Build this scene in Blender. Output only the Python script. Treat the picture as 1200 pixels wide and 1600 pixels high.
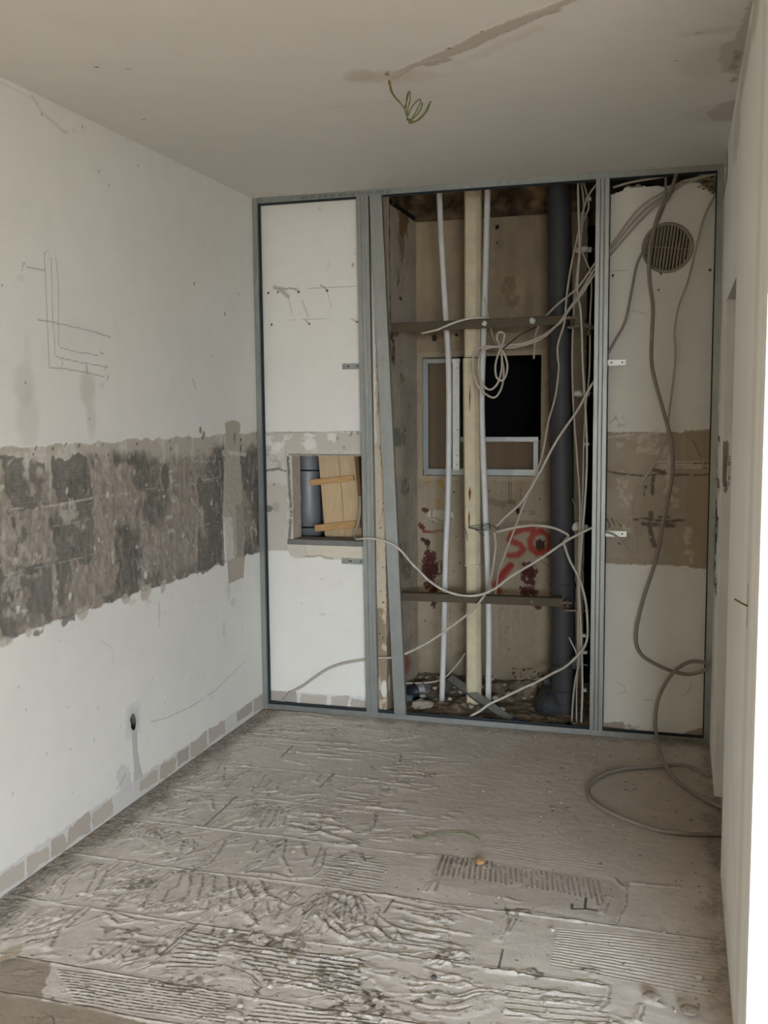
import bpy, bmesh, math, random
import numpy as np
from mathutils import Vector, Matrix, noise as mnoise

for o in list(bpy.data.objects):
    bpy.data.objects.remove(o)
SC = bpy.context.scene
COL = SC.collection

# ------------------------------------------------------------------ camera
CAM = (2.06839419, -4.70686524, 1.55369425)
YAW, PITCH, ROLL, FPX = -0.288786586, -0.102631475, -0.00905776807, 1562.74
W, H = 2.224, 2.60
_f = Vector((math.sin(YAW)*math.cos(PITCH), math.cos(YAW)*math.cos(PITCH), math.sin(PITCH)))
_r0 = Vector((math.cos(YAW), -math.sin(YAW), 0)); _u0 = _r0.cross(_f)
_r = _r0*math.cos(ROLL)+_u0*math.sin(ROLL); _u = -_r0*math.sin(ROLL)+_u0*math.cos(ROLL)
cd = bpy.data.cameras.new('camera'); cam = bpy.data.objects.new('camera', cd); COL.objects.link(cam)
cam.matrix_world = Matrix(((_r.x, _u.x, -_f.x, CAM[0]), (_r.y, _u.y, -_f.y, CAM[1]), (_r.z, _u.z, -_f.z, CAM[2]), (0, 0, 0, 1)))
cd.sensor_fit = 'VERTICAL'; cd.sensor_height = 36.0; cd.lens = FPX/1600*36.0
cd.clip_start = 0.02; cd.clip_end = 100
SC.camera = cam

# ------------------------------------------------------------------ view, world, lights
SC.view_settings.view_transform = 'Standard'; SC.view_settings.look = 'None'
SC.view_settings.gamma = 1.0; SC.view_settings.use_curve_mapping = False
SC.view_settings.exposure = 0.0
wd = bpy.data.worlds.new('world'); SC.world = wd; wd.use_nodes = True
bg = wd.node_tree.nodes['Background']; bg.inputs[0].default_value = (0.75, 0.86, 1.0, 1); bg.inputs[1].default_value = 0.5

def area(name, loc, target, sx, sy, power, color, spread=180):
    l = bpy.data.lights.new(name, 'AREA'); l.shape = 'RECTANGLE'; l.size = sx; l.size_y = sy
    l.energy = power; l.color = color; l.spread = math.radians(spread)
    o = bpy.data.objects.new(name, l); COL.objects.link(o); o.location = loc
    o.rotation_euler = (Vector(target)-Vector(loc)).to_track_quat('-Z', 'Y').to_euler()
    return o
WX0, WX1, WZ0, WZ1, WY = 2.65, 4.68, 0.1, 1.88, -8.2        # the window in the rear wall
area('daylight_sky', (3.6, -9.7, 3.4), (3.4, -5.5, 2.1), 5.0, 3.8, 9000, (0.71, 0.835, 1.0))
area('daylight_ground', (3.6, -9.7, 0.3), (3.3, -6.2, 1.0), 5.0, 1.6, 260, (1.0, 0.93, 0.82))

# ------------------------------------------------------------------ helpers
def P(u, v, y):
    """the point of the plane at depth y that the photograph shows at (u, v)"""
    d = _f*FPX + _r*(u-600) + _u*(800-v); t = (y-CAM[1])/d.y
    return Vector(CAM)+d*t
def PX(u, v, x):
    d = _f*FPX + _r*(u-600) + _u*(800-v); t = (x-CAM[0])/d.x
    return Vector(CAM)+d*t
def PZ(u, v, z):
    d = _f*FPX + _r*(u-600) + _u*(800-v); t = (z-CAM[2])/d.z
    return Vector(CAM)+d*t
T2 = lambda x, y: (580+x/3.158, 260+y/3.158)
T3 = lambda x, y: (580+x/3.158, 640+y/3.158)
T4 = lambda x, y: (560+x/3.0, 880+y/3.0)
TC = lambda x, y: (x/2, 1100+y/2)
TD = lambda x, y: (500+x*.58333, 1100+y*.58333)

def srgb(c):
    return tuple(((x/255)/12.92 if x/255 <= .04045 else ((x/255+.055)/1.055)**2.4) for x in c)

_rs = np.random.RandomState(7); _LAT = _rs.rand(256, 256).astype(np.float32)
def vnoise(x, y, seed=0):
    x = x+seed*37.7; y = y+seed*91.3
    xi = np.floor(x).astype(int); yi = np.floor(y).astype(int); fx = x-xi; fy = y-yi
    fx = fx*fx*(3-2*fx); fy = fy*fy*(3-2*fy)
    a = _LAT[xi & 255, yi & 255]; b = _LAT[(xi+1) & 255, yi & 255]
    c = _LAT[xi & 255, (yi+1) & 255]; d = _LAT[(xi+1) & 255, (yi+1) & 255]
    return (a*(1-fx)+b*fx)*(1-fy)+(c*(1-fx)+d*fx)*fy
def fbm(x, y, s, octs=4, seed=0):
    """noise 0..1 with features of size s metres"""
    t = 0; a = 1; n = 0; f = 1/s
    for k in range(octs):
        t = t+a*vnoise(x*f, y*f, seed+k*3); n += a; a *= .5; f *= 2.03
    return t/n
def sstep(a, b, x):
    t = np.clip((x-a)/(b-a), 0, 1); return t*t*(3-2*t)

class Canvas:
    """a real relief surface: a fine grid with its own heights and its own painted colours"""
    def __init__(s, u0, u1, v0, v1, res, base, resv=None):
        nu = int(round((u1-u0)/res))+1; nv = int(round((v1-v0)/(resv or res)))+1
        s.u0, s.u1, s.v0, s.v1, s.nu, s.nv = u0, u1, v0, v1, nu, nv
        s.U, s.V = np.meshgrid(np.linspace(u0, u1, nu), np.linspace(v0, v1, nv), indexing='ij')
        s.c = np.ones((nu, nv, 3))*np.array(base, float); s.h = np.zeros((nu, nv)); s.hole = np.zeros((nu, nv), bool)
    def win(s, a, b, c, d):
        f = lambda x, lo, hi, n: int(np.clip(round((x-lo)/(hi-lo)*(n-1)), 0, n))
        i0 = f(a, s.u0, s.u1, s.nu); i1 = f(b, s.u0, s.u1, s.nu)+1; j0 = f(c, s.v0, s.v1, s.nv); j1 = f(d, s.v0, s.v1, s.nv)+1
        return (slice(i0, max(i1, i0)), slice(j0, max(j1, j0)))
    def put(s, w, m, color=None, dh=0):
        if color is not None:
            s.c[w] = s.c[w]*(1-m[..., None])+np.array(color, float)*m[..., None]
        if np.ndim(dh) or dh: s.h[w] += m*dh
    def dist(s, w, pts):
        U = s.U[w]; V = s.V[w]; D = np.full(U.shape, 9.0)
        for (a, b), (c, d) in zip(pts[:-1], pts[1:]):
            dx, dy = c-a, d-b; L = dx*dx+dy*dy+1e-12
            t = np.clip(((U-a)*dx+(V-b)*dy)/L, 0, 1)
            D = np.minimum(D, np.hypot(U-a-t*dx, V-b-t*dy))
        return D
    def stroke(s, pts, wd, color=None, a=1.0, dh=0, soft=.4, rag=0.0, rs=.02, breakup=0.0, seed=0):
        if len(pts) == 1: pts = [pts[0], (pts[0][0]+1e-4, pts[0][1])]
        us = [p[0] for p in pts]; vs = [p[1] for p in pts]; e = wd*(1+soft)+rag+.004
        w = s.win(min(us)-e, max(us)+e, min(vs)-e, max(vs)+e)
        if s.U[w].size == 0: return
        D = s.dist(w, pts)
        if rag: D = D+(fbm(s.U[w], s.V[w], rs, 3, seed)-.5)*2*rag
        m = 1-sstep(wd*(1-soft), wd*(1+soft), D)
        if breakup: m = m*sstep(breakup-.08, breakup+.08, fbm(s.U[w], s.V[w], rs, 3, seed+5))
        s.put(w, m*a, color, dh/a if a else 0)
    def blob(s, c, rx, ry, color=None, a=1.0, dh=0, soft=.15, rag=.3, rs=.03, seed=0, rot=0, breakup=0):
        e = max(rx, ry)*(1+rag+soft); w = s.win(c[0]-e, c[0]+e, c[1]-e, c[1]+e)
        if s.U[w].size == 0: return
        x = s.U[w]-c[0]; y = s.V[w]-c[1]; ca, sa = math.cos(rot), math.sin(rot)
        D = np.hypot((x*ca+y*sa)/rx, (-x*sa+y*ca)/ry)+(fbm(s.U[w], s.V[w], rs, 3, seed)-.5)*2*rag
        m = 1-sstep(1-soft, 1+soft, D)
        if breakup: m = m*sstep(breakup-.08, breakup+.08, fbm(s.U[w], s.V[w], rs*.6, 3, seed+5))
        s.put(w, m*a, color, dh/a if a else 0)
    def poly(s, pts, color=None, a=1.0, dh=0, rag=.005, rs=.03, seed=0, breakup=0, bs=.05):
        us = [p[0] for p in pts]; vs = [p[1] for p in pts]; e = rag+.01
        w = s.win(min(us)-e, max(us)+e, min(vs)-e, max(vs)+e)
        U = s.U[w]+(fbm(s.U[w], s.V[w], rs, 4, seed)-.5)*2*rag; V = s.V[w]+(fbm(s.U[w], s.V[w], rs, 4, seed+11)-.5)*2*rag
        ins = np.zeros(U.shape, bool); n = len(pts)
        for i in range(n):
            x1, y1 = pts[i]; x2, y2 = pts[(i+1) % n]
            if y1 == y2: continue
            cr = ((y1 > V) != (y2 > V)) & (U < (x2-x1)*(V-y1)/(y2-y1)+x1); ins ^= cr
        m = ins.astype(float)
        if breakup: m = m*sstep(breakup-.06, breakup+.06, fbm(s.U[w], s.V[w], bs, 4, seed+5))
        s.put(w, m*a, color, dh/a if a else 0)
        return w, m
    def rect(s, x0, x1, y0, y1, **k): return s.poly([(x0, y0), (x1, y0), (x1, y1), (x0, y1)], **k)
    def mott(s, amt, scale, seed=0, octs=4, stretch=(1, 1), tint=(1, 1, 1), w=None):
        w = w or (slice(None), slice(None))
        n = (fbm(s.U[w]*stretch[0], s.V[w]*stretch[1], scale, octs, seed)-.5)*2*amt
        s.c[w] *= 1+n[..., None]*np.array(tint)
    def build(s, name, to3d, mat, flip=False):
        xyz = np.stack(to3d(s.U, s.V, s.h), -1).reshape(-1, 3).astype(np.float32)
        idx = np.arange(s.nu*s.nv).reshape(s.nu, s.nv)
        q = np.stack([idx[:-1, :-1], idx[1:, :-1], idx[1:, 1:], idx[:-1, 1:]], -1)
        hm = s.hole; ok = ~(hm[:-1, :-1] | hm[1:, :-1] | hm[1:, 1:] | hm[:-1, 1:])
        q = q[ok]
        if flip: q = q[:, ::-1]
        me = bpy.data.meshes.new(name)
        me.vertices.add(len(xyz)); me.vertices.foreach_set('co', xyz.ravel())
        me.loops.add(q.size); me.loops.foreach_set('vertex_index', q.ravel().astype(np.int32))
        me.polygons.add(len(q)); me.polygons.foreach_set('loop_start', np.arange(0, q.size, 4, dtype=np.int32))
        me.update(calc_edges=True)
        me.polygons.foreach_set('use_smooth', np.ones(len(q), bool))
        at = me.color_attributes.new('Col', 'BYTE_COLOR', 'POINT')
        rgba = np.ones((len(xyz), 4), np.float32); rgba[:, :3] = np.clip(s.c.reshape(-1, 3)/255, 0, 1)
        at.data.foreach_set('color_srgb', rgba.ravel())
        me.materials.append(mat); ob = bpy.data.objects.new(name, me); COL.objects.link(ob)
        ob['kind'] = 'structure'
        return ob

# ------------------------------------------------------------------ materials
def newmat(name, color, rough=.8, metal=0, nscale=30, namt=.12, bump=0, bscale=None, spec=.3, stretch=(1, 1, 1), attr=False, color2=None):
    m = bpy.data.materials.new(name); m.use_nodes = True; t = m.node_tree; N = t.nodes; L = t.links
    b = N['Principled BSDF']; b.inputs['Roughness'].default_value = rough; b.inputs['Metallic'].default_value = metal
    b.inputs['Specular IOR Level'].default_value = spec
    tc = N.new('ShaderNodeTexCoord'); mp = N.new('ShaderNodeMapping'); mp.inputs['Scale'].default_value = stretch
    L.new(tc.outputs['Object'], mp.inputs[0])
    no = N.new('ShaderNodeTexNoise'); no.inputs['Scale'].default_value = nscale; no.inputs['Detail'].default_value = 6; no.inputs['Roughness'].default_value = .65
    L.new(mp.outputs[0], no.inputs['Vector'])
    mr = N.new('ShaderNodeMapRange'); mr.inputs[1].default_value = .3; mr.inputs[2].default_value = .7
    L.new(no.outputs[0], mr.inputs[0])
    if color2 is None:
        mr.inputs[3].default_value = 1-namt; mr.inputs[4].default_value = 1+namt
        mx = N.new('ShaderNodeMix'); mx.data_type = 'RGBA'; mx.blend_type = 'MULTIPLY'; mx.inputs[0].default_value = 1
        if attr:
            at = N.new('ShaderNodeAttribute'); at.attribute_name = 'Col'; L.new(at.outputs[0], mx.inputs[6])
        else: mx.inputs[6].default_value = (*srgb(color), 1)
        L.new(mr.outputs[0], mx.inputs[7])
    else:
        mx = N.new('ShaderNodeMix'); mx.data_type = 'RGBA'
        mx.inputs[6].default_value = (*srgb(color), 1); mx.inputs[7].default_value = (*srgb(color2), 1); L.new(mr.outputs[0], mx.inputs[0])
    L.new(mx.outputs[2], b.inputs['Base Color'])
    if bump:
        n2 = N.new('ShaderNodeTexNoise'); n2.inputs['Scale'].default_value = bscale or nscale*3; n2.inputs['Detail'].default_value = 5
        L.new(tc.outputs['Object'], n2.inputs['Vector'])
        bp = N.new('ShaderNodeBump'); bp.inputs['Strength'].default_value = .7; bp.inputs['Distance'].default_value = bump
        L.new(n2.outputs[0], bp.inputs['Height']); L.new(bp.outputs[0], b.inputs['Normal'])
    return m
M_wall = newmat('painted_plaster', None, .92, nscale=9, namt=.02, bump=.0006, bscale=60, attr=True)
M_floor = newmat('tile_adhesive', None, .95, nscale=160, namt=.09, bump=.0012, bscale=260, attr=True)
M_shaft = newmat('shaft_plaster', None, .95, nscale=60, namt=.08, bump=.001, bscale=120, attr=True)
M_plain = newmat('plain_plaster', (206, 196, 180), .92, nscale=6, namt=.03)
M_ret = newmat('white_painted_plaster', (236, 236, 234), .9, nscale=5, namt=.02, bump=.0005, bscale=50)
M_rfloor = newmat('bare_screed', (182, 166, 146), .9, nscale=12, namt=.12)
M_rubbledark = newmat('dark_broken_masonry', (38, 32, 25), .95, nscale=14, namt=.6, bump=.03, bscale=18)
M_zinc = newmat('galvanised_steel', (154, 157, 152), .42, metal=.75, nscale=22, namt=.13, stretch=(1, 1, .35), spec=.5)
M_zincd = newmat('dull_galvanised_steel', (140, 142, 140), .5, metal=.7, nscale=22, namt=.2, spec=.5)
M_cable = newmat('grey_cable_sheath', (176, 166, 150), .6, nscale=25, namt=.1)
M_cablelight = newmat('pale_cable_sheath', (190, 182, 168), .55, nscale=25, namt=.1)
M_conduit = newmat('grey_brown_conduit', (140, 130, 118), .6, nscale=25, namt=.12)
M_black = newmat('black_cable', (24, 24, 24), .5, nscale=25, namt=.1)
M_pvc = newmat('grey_pvc', (63, 62, 61), .55, nscale=12, namt=.12, spec=.3)
M_white = newmat('white_pipe_plastic', (200, 197, 191), .5, nscale=14, namt=.08)
M_beige = newmat('chalky_cream_paint', (196, 183, 152), .8, nscale=16, namt=.14, bump=.002, bscale=30)
M_rust = newmat('olive_painted_rusty_steel', (74, 71, 56), .75, nscale=14, color2=(92, 74, 54), bump=.001, bscale=80)
M_rustl = newmat('dusty_steel', (120, 104, 88), .8, nscale=60, namt=.3, bump=.002, bscale=90)
M_wood = newmat('pine_board', (200, 172, 134), .75, nscale=9, namt=.16, stretch=(14, 6, 1), bump=.0006, bscale=60)
M_batten = newmat('pine_batten', (190, 150, 98), .7, nscale=10, namt=.22, stretch=(2, 8, 12))
M_board = newmat('brown_board', (112, 92, 70), .85, nscale=6, namt=.1, stretch=(3, 1, .5))
M_vent = newmat('aged_vent_plastic', (150, 140, 122), .7, nscale=30, namt=.1)
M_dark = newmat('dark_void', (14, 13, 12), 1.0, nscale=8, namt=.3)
M_stone = newmat('mortar_chip', (150, 142, 130), .95, nscale=50, namt=.25, bump=.002, bscale=120)
M_stonel = newmat('pale_mortar_chip', (186, 178, 166), .95, nscale=50, namt=.15, bump=.002, bscale=120)
M_rock = newmat('broken_masonry', (158, 146, 130), .95, nscale=30, namt=.25, bump=.004, bscale=60)
M_cement = newmat('grey_cement', (120, 118, 112), .9, nscale=30, namt=.2, bump=.002, bscale=70)
M_ink = newmat('stamped_ink', (62, 66, 66), .8, nscale=30, namt=.1)
M_lump = newmat('plaster_lump', (205, 200, 188), .95, nscale=40, namt=.12, bump=.003, bscale=80)
M_clip = newmat('white_clip_plastic', (205, 204, 198), .6, nscale=25, namt=.08)
M_tie = newmat('dark_green_wire', (52, 62, 52), .55, nscale=25, namt=.2)
M_ye = newmat('earth_wire_sheath', (128, 124, 62), .5, nscale=60, color2=(62, 74, 44))
M_grn = newmat('green_wire_sheath', (106, 112, 78), .6, nscale=40, namt=.2)
M_paper = newmat('torn_card', (176, 160, 138), .9, nscale=20, namt=.1)
M_duct = newmat('grey_duct', (138, 137, 136), .5, metal=.3, nscale=10, namt=.15)
M_blue = newmat('blue_plastic', (30, 90, 150), .5, nscale=20, namt=.1)
M_brownlump = newmat('ochre_lump', (156, 122, 78), .9, nscale=40, namt=.25)
M_hole = newmat('screw_hole_dark', (16, 15, 14), 1, nscale=8, namt=.1)

# ------------------------------------------------------------------ mesh helpers
def mk(name, verts, faces, mat, parent=None, smooth=False, mats=None, midx=None):
    me = bpy.data.meshes.new(name); me.from_pydata([tuple(v) for v in verts], [], faces); me.update()
    me.materials.append(mat)
    if smooth: me.polygons.foreach_set('use_smooth', [True]*len(me.polygons))
    o = bpy.data.objects.new(name, me); COL.objects.link(o)
    if parent is not None: o.parent = parent
    return o
def tag(o, label, cat, group=None):
    o['label'] = label; o['category'] = cat
    if group: o['group'] = group
    return o
def thing(name, label, cat, loc=(0, 0, 0), group=None):
    o = bpy.data.objects.new(name, None); COL.objects.link(o); o.location = loc; o.empty_display_size = .05
    return tag(o, label, cat, group)
class MB:
    def __init__(s): s.v = []; s.f = []
    def add(s, v, f):
        n = len(s.v); s.v += [tuple(x) for x in v]; s.f += [tuple(i+n for i in q) for q in f]; return s
    def box(s, a, b):
        x0, y0, z0 = a; x1, y1, z1 = b
        v = [(x0, y0, z0), (x1, y0, z0), (x1, y1, z0), (x0, y1, z0), (x0, y0, z1), (x1, y0, z1), (x1, y1, z1), (x0, y1, z1)]
        return s.add(v, [(0, 3, 2, 1), (4, 5, 6, 7), (0, 1, 5, 4), (1, 2, 6, 5), (2, 3, 7, 6), (3, 0, 4, 7)])
    def tube(s, pts, r, n=10, cap=True):
        pts = [Vector(p) for p in pts]; rr = r if hasattr(r, '__len__') else [r]*len(pts)
        t = (pts[1]-pts[0]).normalized(); a = Vector((0, 0, 1)) if abs(t.z) < .9 else Vector((1, 0, 0))
        nx = t.cross(a).normalized(); v = []; f = []
        for i, p in enumerate(pts):
            t = (pts[min(i+1, len(pts)-1)]-pts[max(i-1, 0)]).normalized()
            nx = (nx-t*nx.dot(t)).normalized(); ny = t.cross(nx)
            for k in range(n):
                an = 2*math.pi*k/n; v.append(p+(nx*math.cos(an)+ny*math.sin(an))*rr[i])
        for i in range(len(pts)-1):
            for k in range(n):
                k2 = (k+1) % n; f.append((i*n+k, i*n+k2, (i+1)*n+k2, (i+1)*n+k))
        if cap: f.append(tuple(range(n-1, -1, -1))); f.append(tuple((len(pts)-1)*n+k for k in range(n)))
        return s.add(v, f)
    def sheet(s, prof, p0, p1, A, B):
        """open sheet profile prof=[(a,b)] swept from p0 to p1"""
        p0, p1, A, B = Vector(p0), Vector(p1), Vector(A), Vector(B); n = len(prof)
        v = [p0+A*a+B*b for a, b in prof]+[p1+A*a+B*b for a, b in prof]
        return s.add(v, [(i, i+1, n+i+1, n+i) for i in range(n-1)])
    def build(s, name, mat, parent=None, smooth=False, solid=0, bevel=0, rel=True):
        me = bpy.data.meshes.new(name)
        v = s.v
        if rel and parent is not None:
            L = parent_loc(parent); v = [(a-L[0], b-L[1], c-L[2]) for a, b, c in v]
        me.from_pydata(v, [], s.f); me.update(); me.materials.append(mat)
        if smooth: me.polygons.foreach_set('use_smooth', [True]*len(me.polygons))
        o = bpy.data.objects.new(name, me); COL.objects.link(o)
        if parent is not None: o.parent = parent
        if solid:
            md = o.modifiers.new('sol', 'SOLIDIFY'); md.thickness = solid; md.offset = 0
        if bevel:
            md = o.modifiers.new('bev', 'BEVEL'); md.width = bevel; md.segments = 2; md.limit_method = 'ANGLE'
        return o
def parent_loc(o):
    L = Vector((0, 0, 0))
    while o is not None: L += o.location; o = o.parent
    return L
def catmull(pts, step=.012):
    pts = [Vector(p) for p in pts]; q = [pts[0]*2-pts[1]]+pts+[pts[-1]*2-pts[-2]]; out = []
    for i in range(1, len(q)-2):
        a, b, c, d = q[i-1:i+3]; n = max(2, int((c-b).length/step))
        for k in range(n):
            t = k/n
            out.append(.5*((2*b)+(c-a)*t+(2*a-5*b+4*c-d)*t*t+(3*b-a-3*c+d)*t**3))
    out.append(q[-2]); return out
def cable(name, pts, r, label, mat=None, cat='cable', group=None, parent=None, n=10):
    o = MB().tube(catmull(pts), r, n).build(name, mat or M_cable, parent, smooth=True)
    if parent is None: tag(o, label, cat, group)
    return o
def struct(name, mb, mat, **k):
    o = mb.build(name, mat, **k); o['kind'] = 'structure'; return o
def disc(mb, c, r, nrm, n=14, depth=.0015):
    c = Vector(c); nrm = Vector(nrm).normalized()
    return mb.tube([c, c+nrm*depth], r, n)

def prgb(*c): return np.array(c, float)
rnd = random.Random(5)
WHITE = (226, 223, 215)

# ================================================================== STRUCTURE
# ---- left wall (plane x = 0); u = y, v = z
def L2(u, v): p = PX(u, v, 0.0); return (p.y, p.z)
cl = Canvas(-3.0, .06, 0, H, .004, WHITE)
cl.mott(.018, .6, 1); cl.mott(.008, .06, 2)
def CL3(x, y): return L2(x/2.857, 640+y/2.857)     # zoom of the stripped band
def wall_band(cv, a, b, dark=True, seed=0, z0=.83, z1=1.44):
    """strip where the tiles were knocked off: beige plaster edge, grey-brown adhesive bed"""
    w, m = cv.rect(a, b, z0, z1, color=(183, 174, 160), rag=.012, rs=.05, seed=seed, dh=-.004)
    return w, m
wall_band(cl, -3.05, .06, seed=3)
w = cl.win(-3.0, .06, .83, 1.44)
Uw, Vw = cl.U[w], cl.V[w]
inside = (np.abs(cl.c[w][..., 0]-183) < 4)*1.0
low = 1-sstep(1.33, 1.40, Vw+(fbm(Uw, Vw, .10, 4, 21)-.5)*.12)
body = inside*low
n1 = fbm(Uw, Vw, .22, 4, 31); n2 = fbm(Uw, Vw, .022, 4, 32); n3 = fbm(Uw*3, Vw, .05, 4, 33)
colr = prgb(150, 140, 129)[None, None]*(.76+.26*n2[..., None]+.22*n3[..., None])
cl.c[w] = cl.c[w]*(1-body[..., None])+colr*body[..., None]
# pale plaster smears down from the upper edge
m = inside*sstep(.55, .68, fbm(Uw*1.6, Vw*.8, .06, 4, 35))*sstep(1.26, 1.40, Vw)*.75
cl.c[w] = cl.c[w]*(1-m[..., None])+prgb(206, 201, 190)*m[..., None]
# dark adhesive, patchy, stronger on the near half
farf = 1-sstep(-1.25, -.75, Uw)
edge_r = sstep(-.62, -.52, Uw)
m = body*np.clip(sstep(.52, .60, n1)*(.35+.65*farf)+edge_r*sstep(.40, .5, n1)*.8, 0, 1)
cl.c[w] = cl.c[w]*(1-m[..., None])+(prgb(106, 102, 95)*(.85+.35*n2[..., None]))*m[..., None]
cl.h[w] += body*(n2-.5)*.006-m*.0015
m = body*sstep(.60, .70, n3)*.5
cl.c[w] = cl.c[w]*(1-m[..., None])+prgb(160, 152, 140)*m[..., None]
m = body*sstep(.70, .78, fbm(Uw, Vw, .03, 3, 37))*.7
cl.c[w] = cl.c[w]*(1-m[..., None])+prgb(200, 194, 184)*m[..., None]
# dark patches (traced), with pale cross-hatching of the tile backs
def dpatch(x0, y0, x1, y1, hatch=True, seed=0):
    a = CL3(x0, y0); b = CL3(x1, y1); u0, u1 = sorted((a[0], b[0])); v0, v1 = sorted((a[1], b[1]))
    cl.rect(u0, u1, v0, v1, color=(104, 101, 94), a=.75, rag=.035, rs=.07, seed=seed, dh=-.001, breakup=.40, bs=.09)
    if hatch:
        s_ = .013; k = u0+.02
        while k < u1-.01:
            cl.stroke([(k, v0+.02), (k, v1-.02)], .0016, (158, 153, 142), a=.4, breakup=.54, rs=.025, seed=seed+int(k*100)); k += s_
        k = v0+.02
        while k < v1-.01:
            cl.stroke([(u0+.015, k), (u1-.015, k)], .0016, (158, 153, 142), a=.4, breakup=.54, rs=.025, seed=seed+int(k*100)); k += s_
for i, q in enumerate([(20, 220, 215, 430), (245, 225, 415, 400), (60, 450, 225, 720), (240, 440, 430, 670), (0, 740, 240, 960), (885, 320, 985, 510), (885, 520, 1000, 690), (250, 690, 330, 930)]):
    dpatch(*q, hatch=i < 4 or i in (5, 6), seed=40+i)
cl.blob(CL3(742, 300), .03, .055, (104, 100, 92), a=.8, seed=8)
cl.blob(CL3(310, 450), .06, .045, (178, 172, 160), a=.8, seed=9, breakup=.4)
cl.blob(CL3(650, 720), .05, .14, (170, 162, 152), a=.6, seed=10, breakup=.45)
cl.blob(CL3(60, 600), .06, .16, (168, 162, 150), a=.7, seed=11, breakup=.48)
cl.blob(CL3(60, 830), .05, .07, (168, 162, 150), a=.7, seed=12, breakup=.42)
for pts, a in [([(0, 285), (90, 190), (215, 195)], .9), ([(75, 190), (215, 200)], .9), ([(225, 195), (230, 430)], .9), ([(235, 545), (240, 700), (250, 940)], .6), ([(430, 230), (432, 390), (430, 520)], .6),
               ([(60, 445), (230, 430), (420, 395)], .9), ([(230, 430), (430, 392)], .9), ([(450, 385), (510, 380), (880, 320), (985, 300)], .55), ([(30, 740), (130, 715), (350, 665), (430, 640)], .6),
               ([(245, 520), (380, 495), (430, 480)], .5), ([(885, 340), (885, 700)], .6), ([(985, 230), (998, 480), (1000, 690)], .8), ([(40, 740), (45, 1000)], .5),
               ([(890, 520), (990, 500)], .7), ([(735, 130), (738, 215)], .7), ([(865, 130), (862, 230), (980, 228)], .9), ([(415, 150), (430, 230)], .5), ([(880, 200), (975, 160)], .5)]:
    cl.stroke([CL3(*p) for p in pts], .0032, (196, 190, 180), a=a*.75, breakup=.42, rag=.004, rs=.03, dh=.001, seed=int(pts[0][0]))
cl.stroke([CL3(225, 700), CL3(150, 950)], .022, (122, 120, 114), a=.7, breakup=.3, rag=.004, seed=71)
for c, rr, k in [((85, 890), .018, 1), ((318, 835), .014, 2), ((950, 415), .015, 3), ((655, 740), .02, 4), ((305, 360), .016, 5), ((485, 380), .016, 6)]:
    cl.blob(CL3(*c), rr*.6, rr*.8, (214, 208, 196), a=.9, seed=80+k, rag=.8, rs=.01)
# dark specks along the upper edge
for k in range(26):
    x = rnd.uniform(150, 1140); cl.blob(CL3(x, 178-(x*.045)+rnd.uniform(-14, 50)), rnd.uniform(.003, .010), rnd.uniform(.003, .009), (112, 106, 97), a=.7, seed=k, rag=.7, rs=.01)
# crumbs over the lower edge
for x in (370, 560, 730, 130, 20, 650):
    y = 1030-(x*.345); cl.blob(CL3(x, y+12), rnd.uniform(.02, .045), rnd.uniform(.012, .03), (186, 178, 164), a=.8, seed=90+x, rag=.5)
# the filled vertical chase
a = CL3(1010, 60); 
cl.poly([CL3(1000, 60), CL3(1040, 45), CL3(1072, 60), CL3(1068, 110), CL3(1075, 200), CL3(1095, 560), CL3(1085, 750), CL3(1018, 778), CL3(1012, 700), CL3(1000, 480), CL3(1008, 120)], color=(178, 169, 155), rag=.006, dh=.003, seed=5)
cl.poly([CL3(1000, 480), CL3(1040, 480), CL3(1048, 660), CL3(1005, 680)], color=(206, 202, 194), a=.9, rag=.004, seed=6)
cl.poly([CL3(1055, 420), CL3(1088, 420), CL3(1092, 650), CL3(1060, 660)], color=(150, 142, 132), a=.7, rag=.006, seed=7)
cl.blob(CL3(1048, 125), .008, .03, (110, 100, 90), a=.8)
cl.stroke([CL3(1000, 190), CL3(1100, 200)], .01, (210, 206, 196), a=.8, breakup=.4)
for k in range(8): cl.blob(CL3(rnd.choice([993, 1078]), rnd.uniform(120, 240)), .006, .009, (60, 56, 50), a=.9, seed=k)
for x, y, rx, ry in [(1020, 800, .02, .05), (1040, 860, .03, .02), (1000, 980, .015, .06), (860, 855, .004, .006), (355, 965, .004, .006), (590, 860, .03, .01), (710, 900, .01, .05)]:
    cl.blob(CL3(x, y), rx, ry, (196, 186, 172), a=.4, seed=int(x), rag=.6)
def WL(x, y): return L2(x*.35, 340+y*.35)         # zoom of the upper wall
PEN = (120, 116, 110)
for pts, wd in [([(118, 222), (200, 234)], .002), ([(200, 158), (198, 180), (205, 300), (215, 560), (220, 668), (270, 672)], .0018), ([(228, 180), (236, 450), (248, 620), (280, 628)], .0018),
                ([(250, 180), (262, 300), (262, 575)], .0018), ([(198, 160), (205, 150), (216, 150)], .0012), ([(170, 455), (240, 468), (340, 490), (420, 510), (493, 534)], .0022), ([(272, 580), (330, 597), (440, 615)], .0018),
                ([(280, 628), (350, 645), (480, 667)], .0018), ([(275, 672), (350, 685), (465, 710)], .002), ([(275, 630), (282, 650), (272, 672)], .0014), ([(448, 592), (450, 606), (466, 606)], .0016), ([(470, 660), (478, 672), (465, 680)], .0014),
                ([(474, 705), (486, 712), (474, 728)], .0014), ([(386, 660), (390, 692)], .004), ([(100, 240), (100, 215), (112, 215)], .0014), ([(102, 205), (108, 198), (112, 206), (104, 210)], .0014)]:
    cl.stroke([WL(*p) for p in pts], wd, PEN, a=.5, soft=.5)
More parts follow.
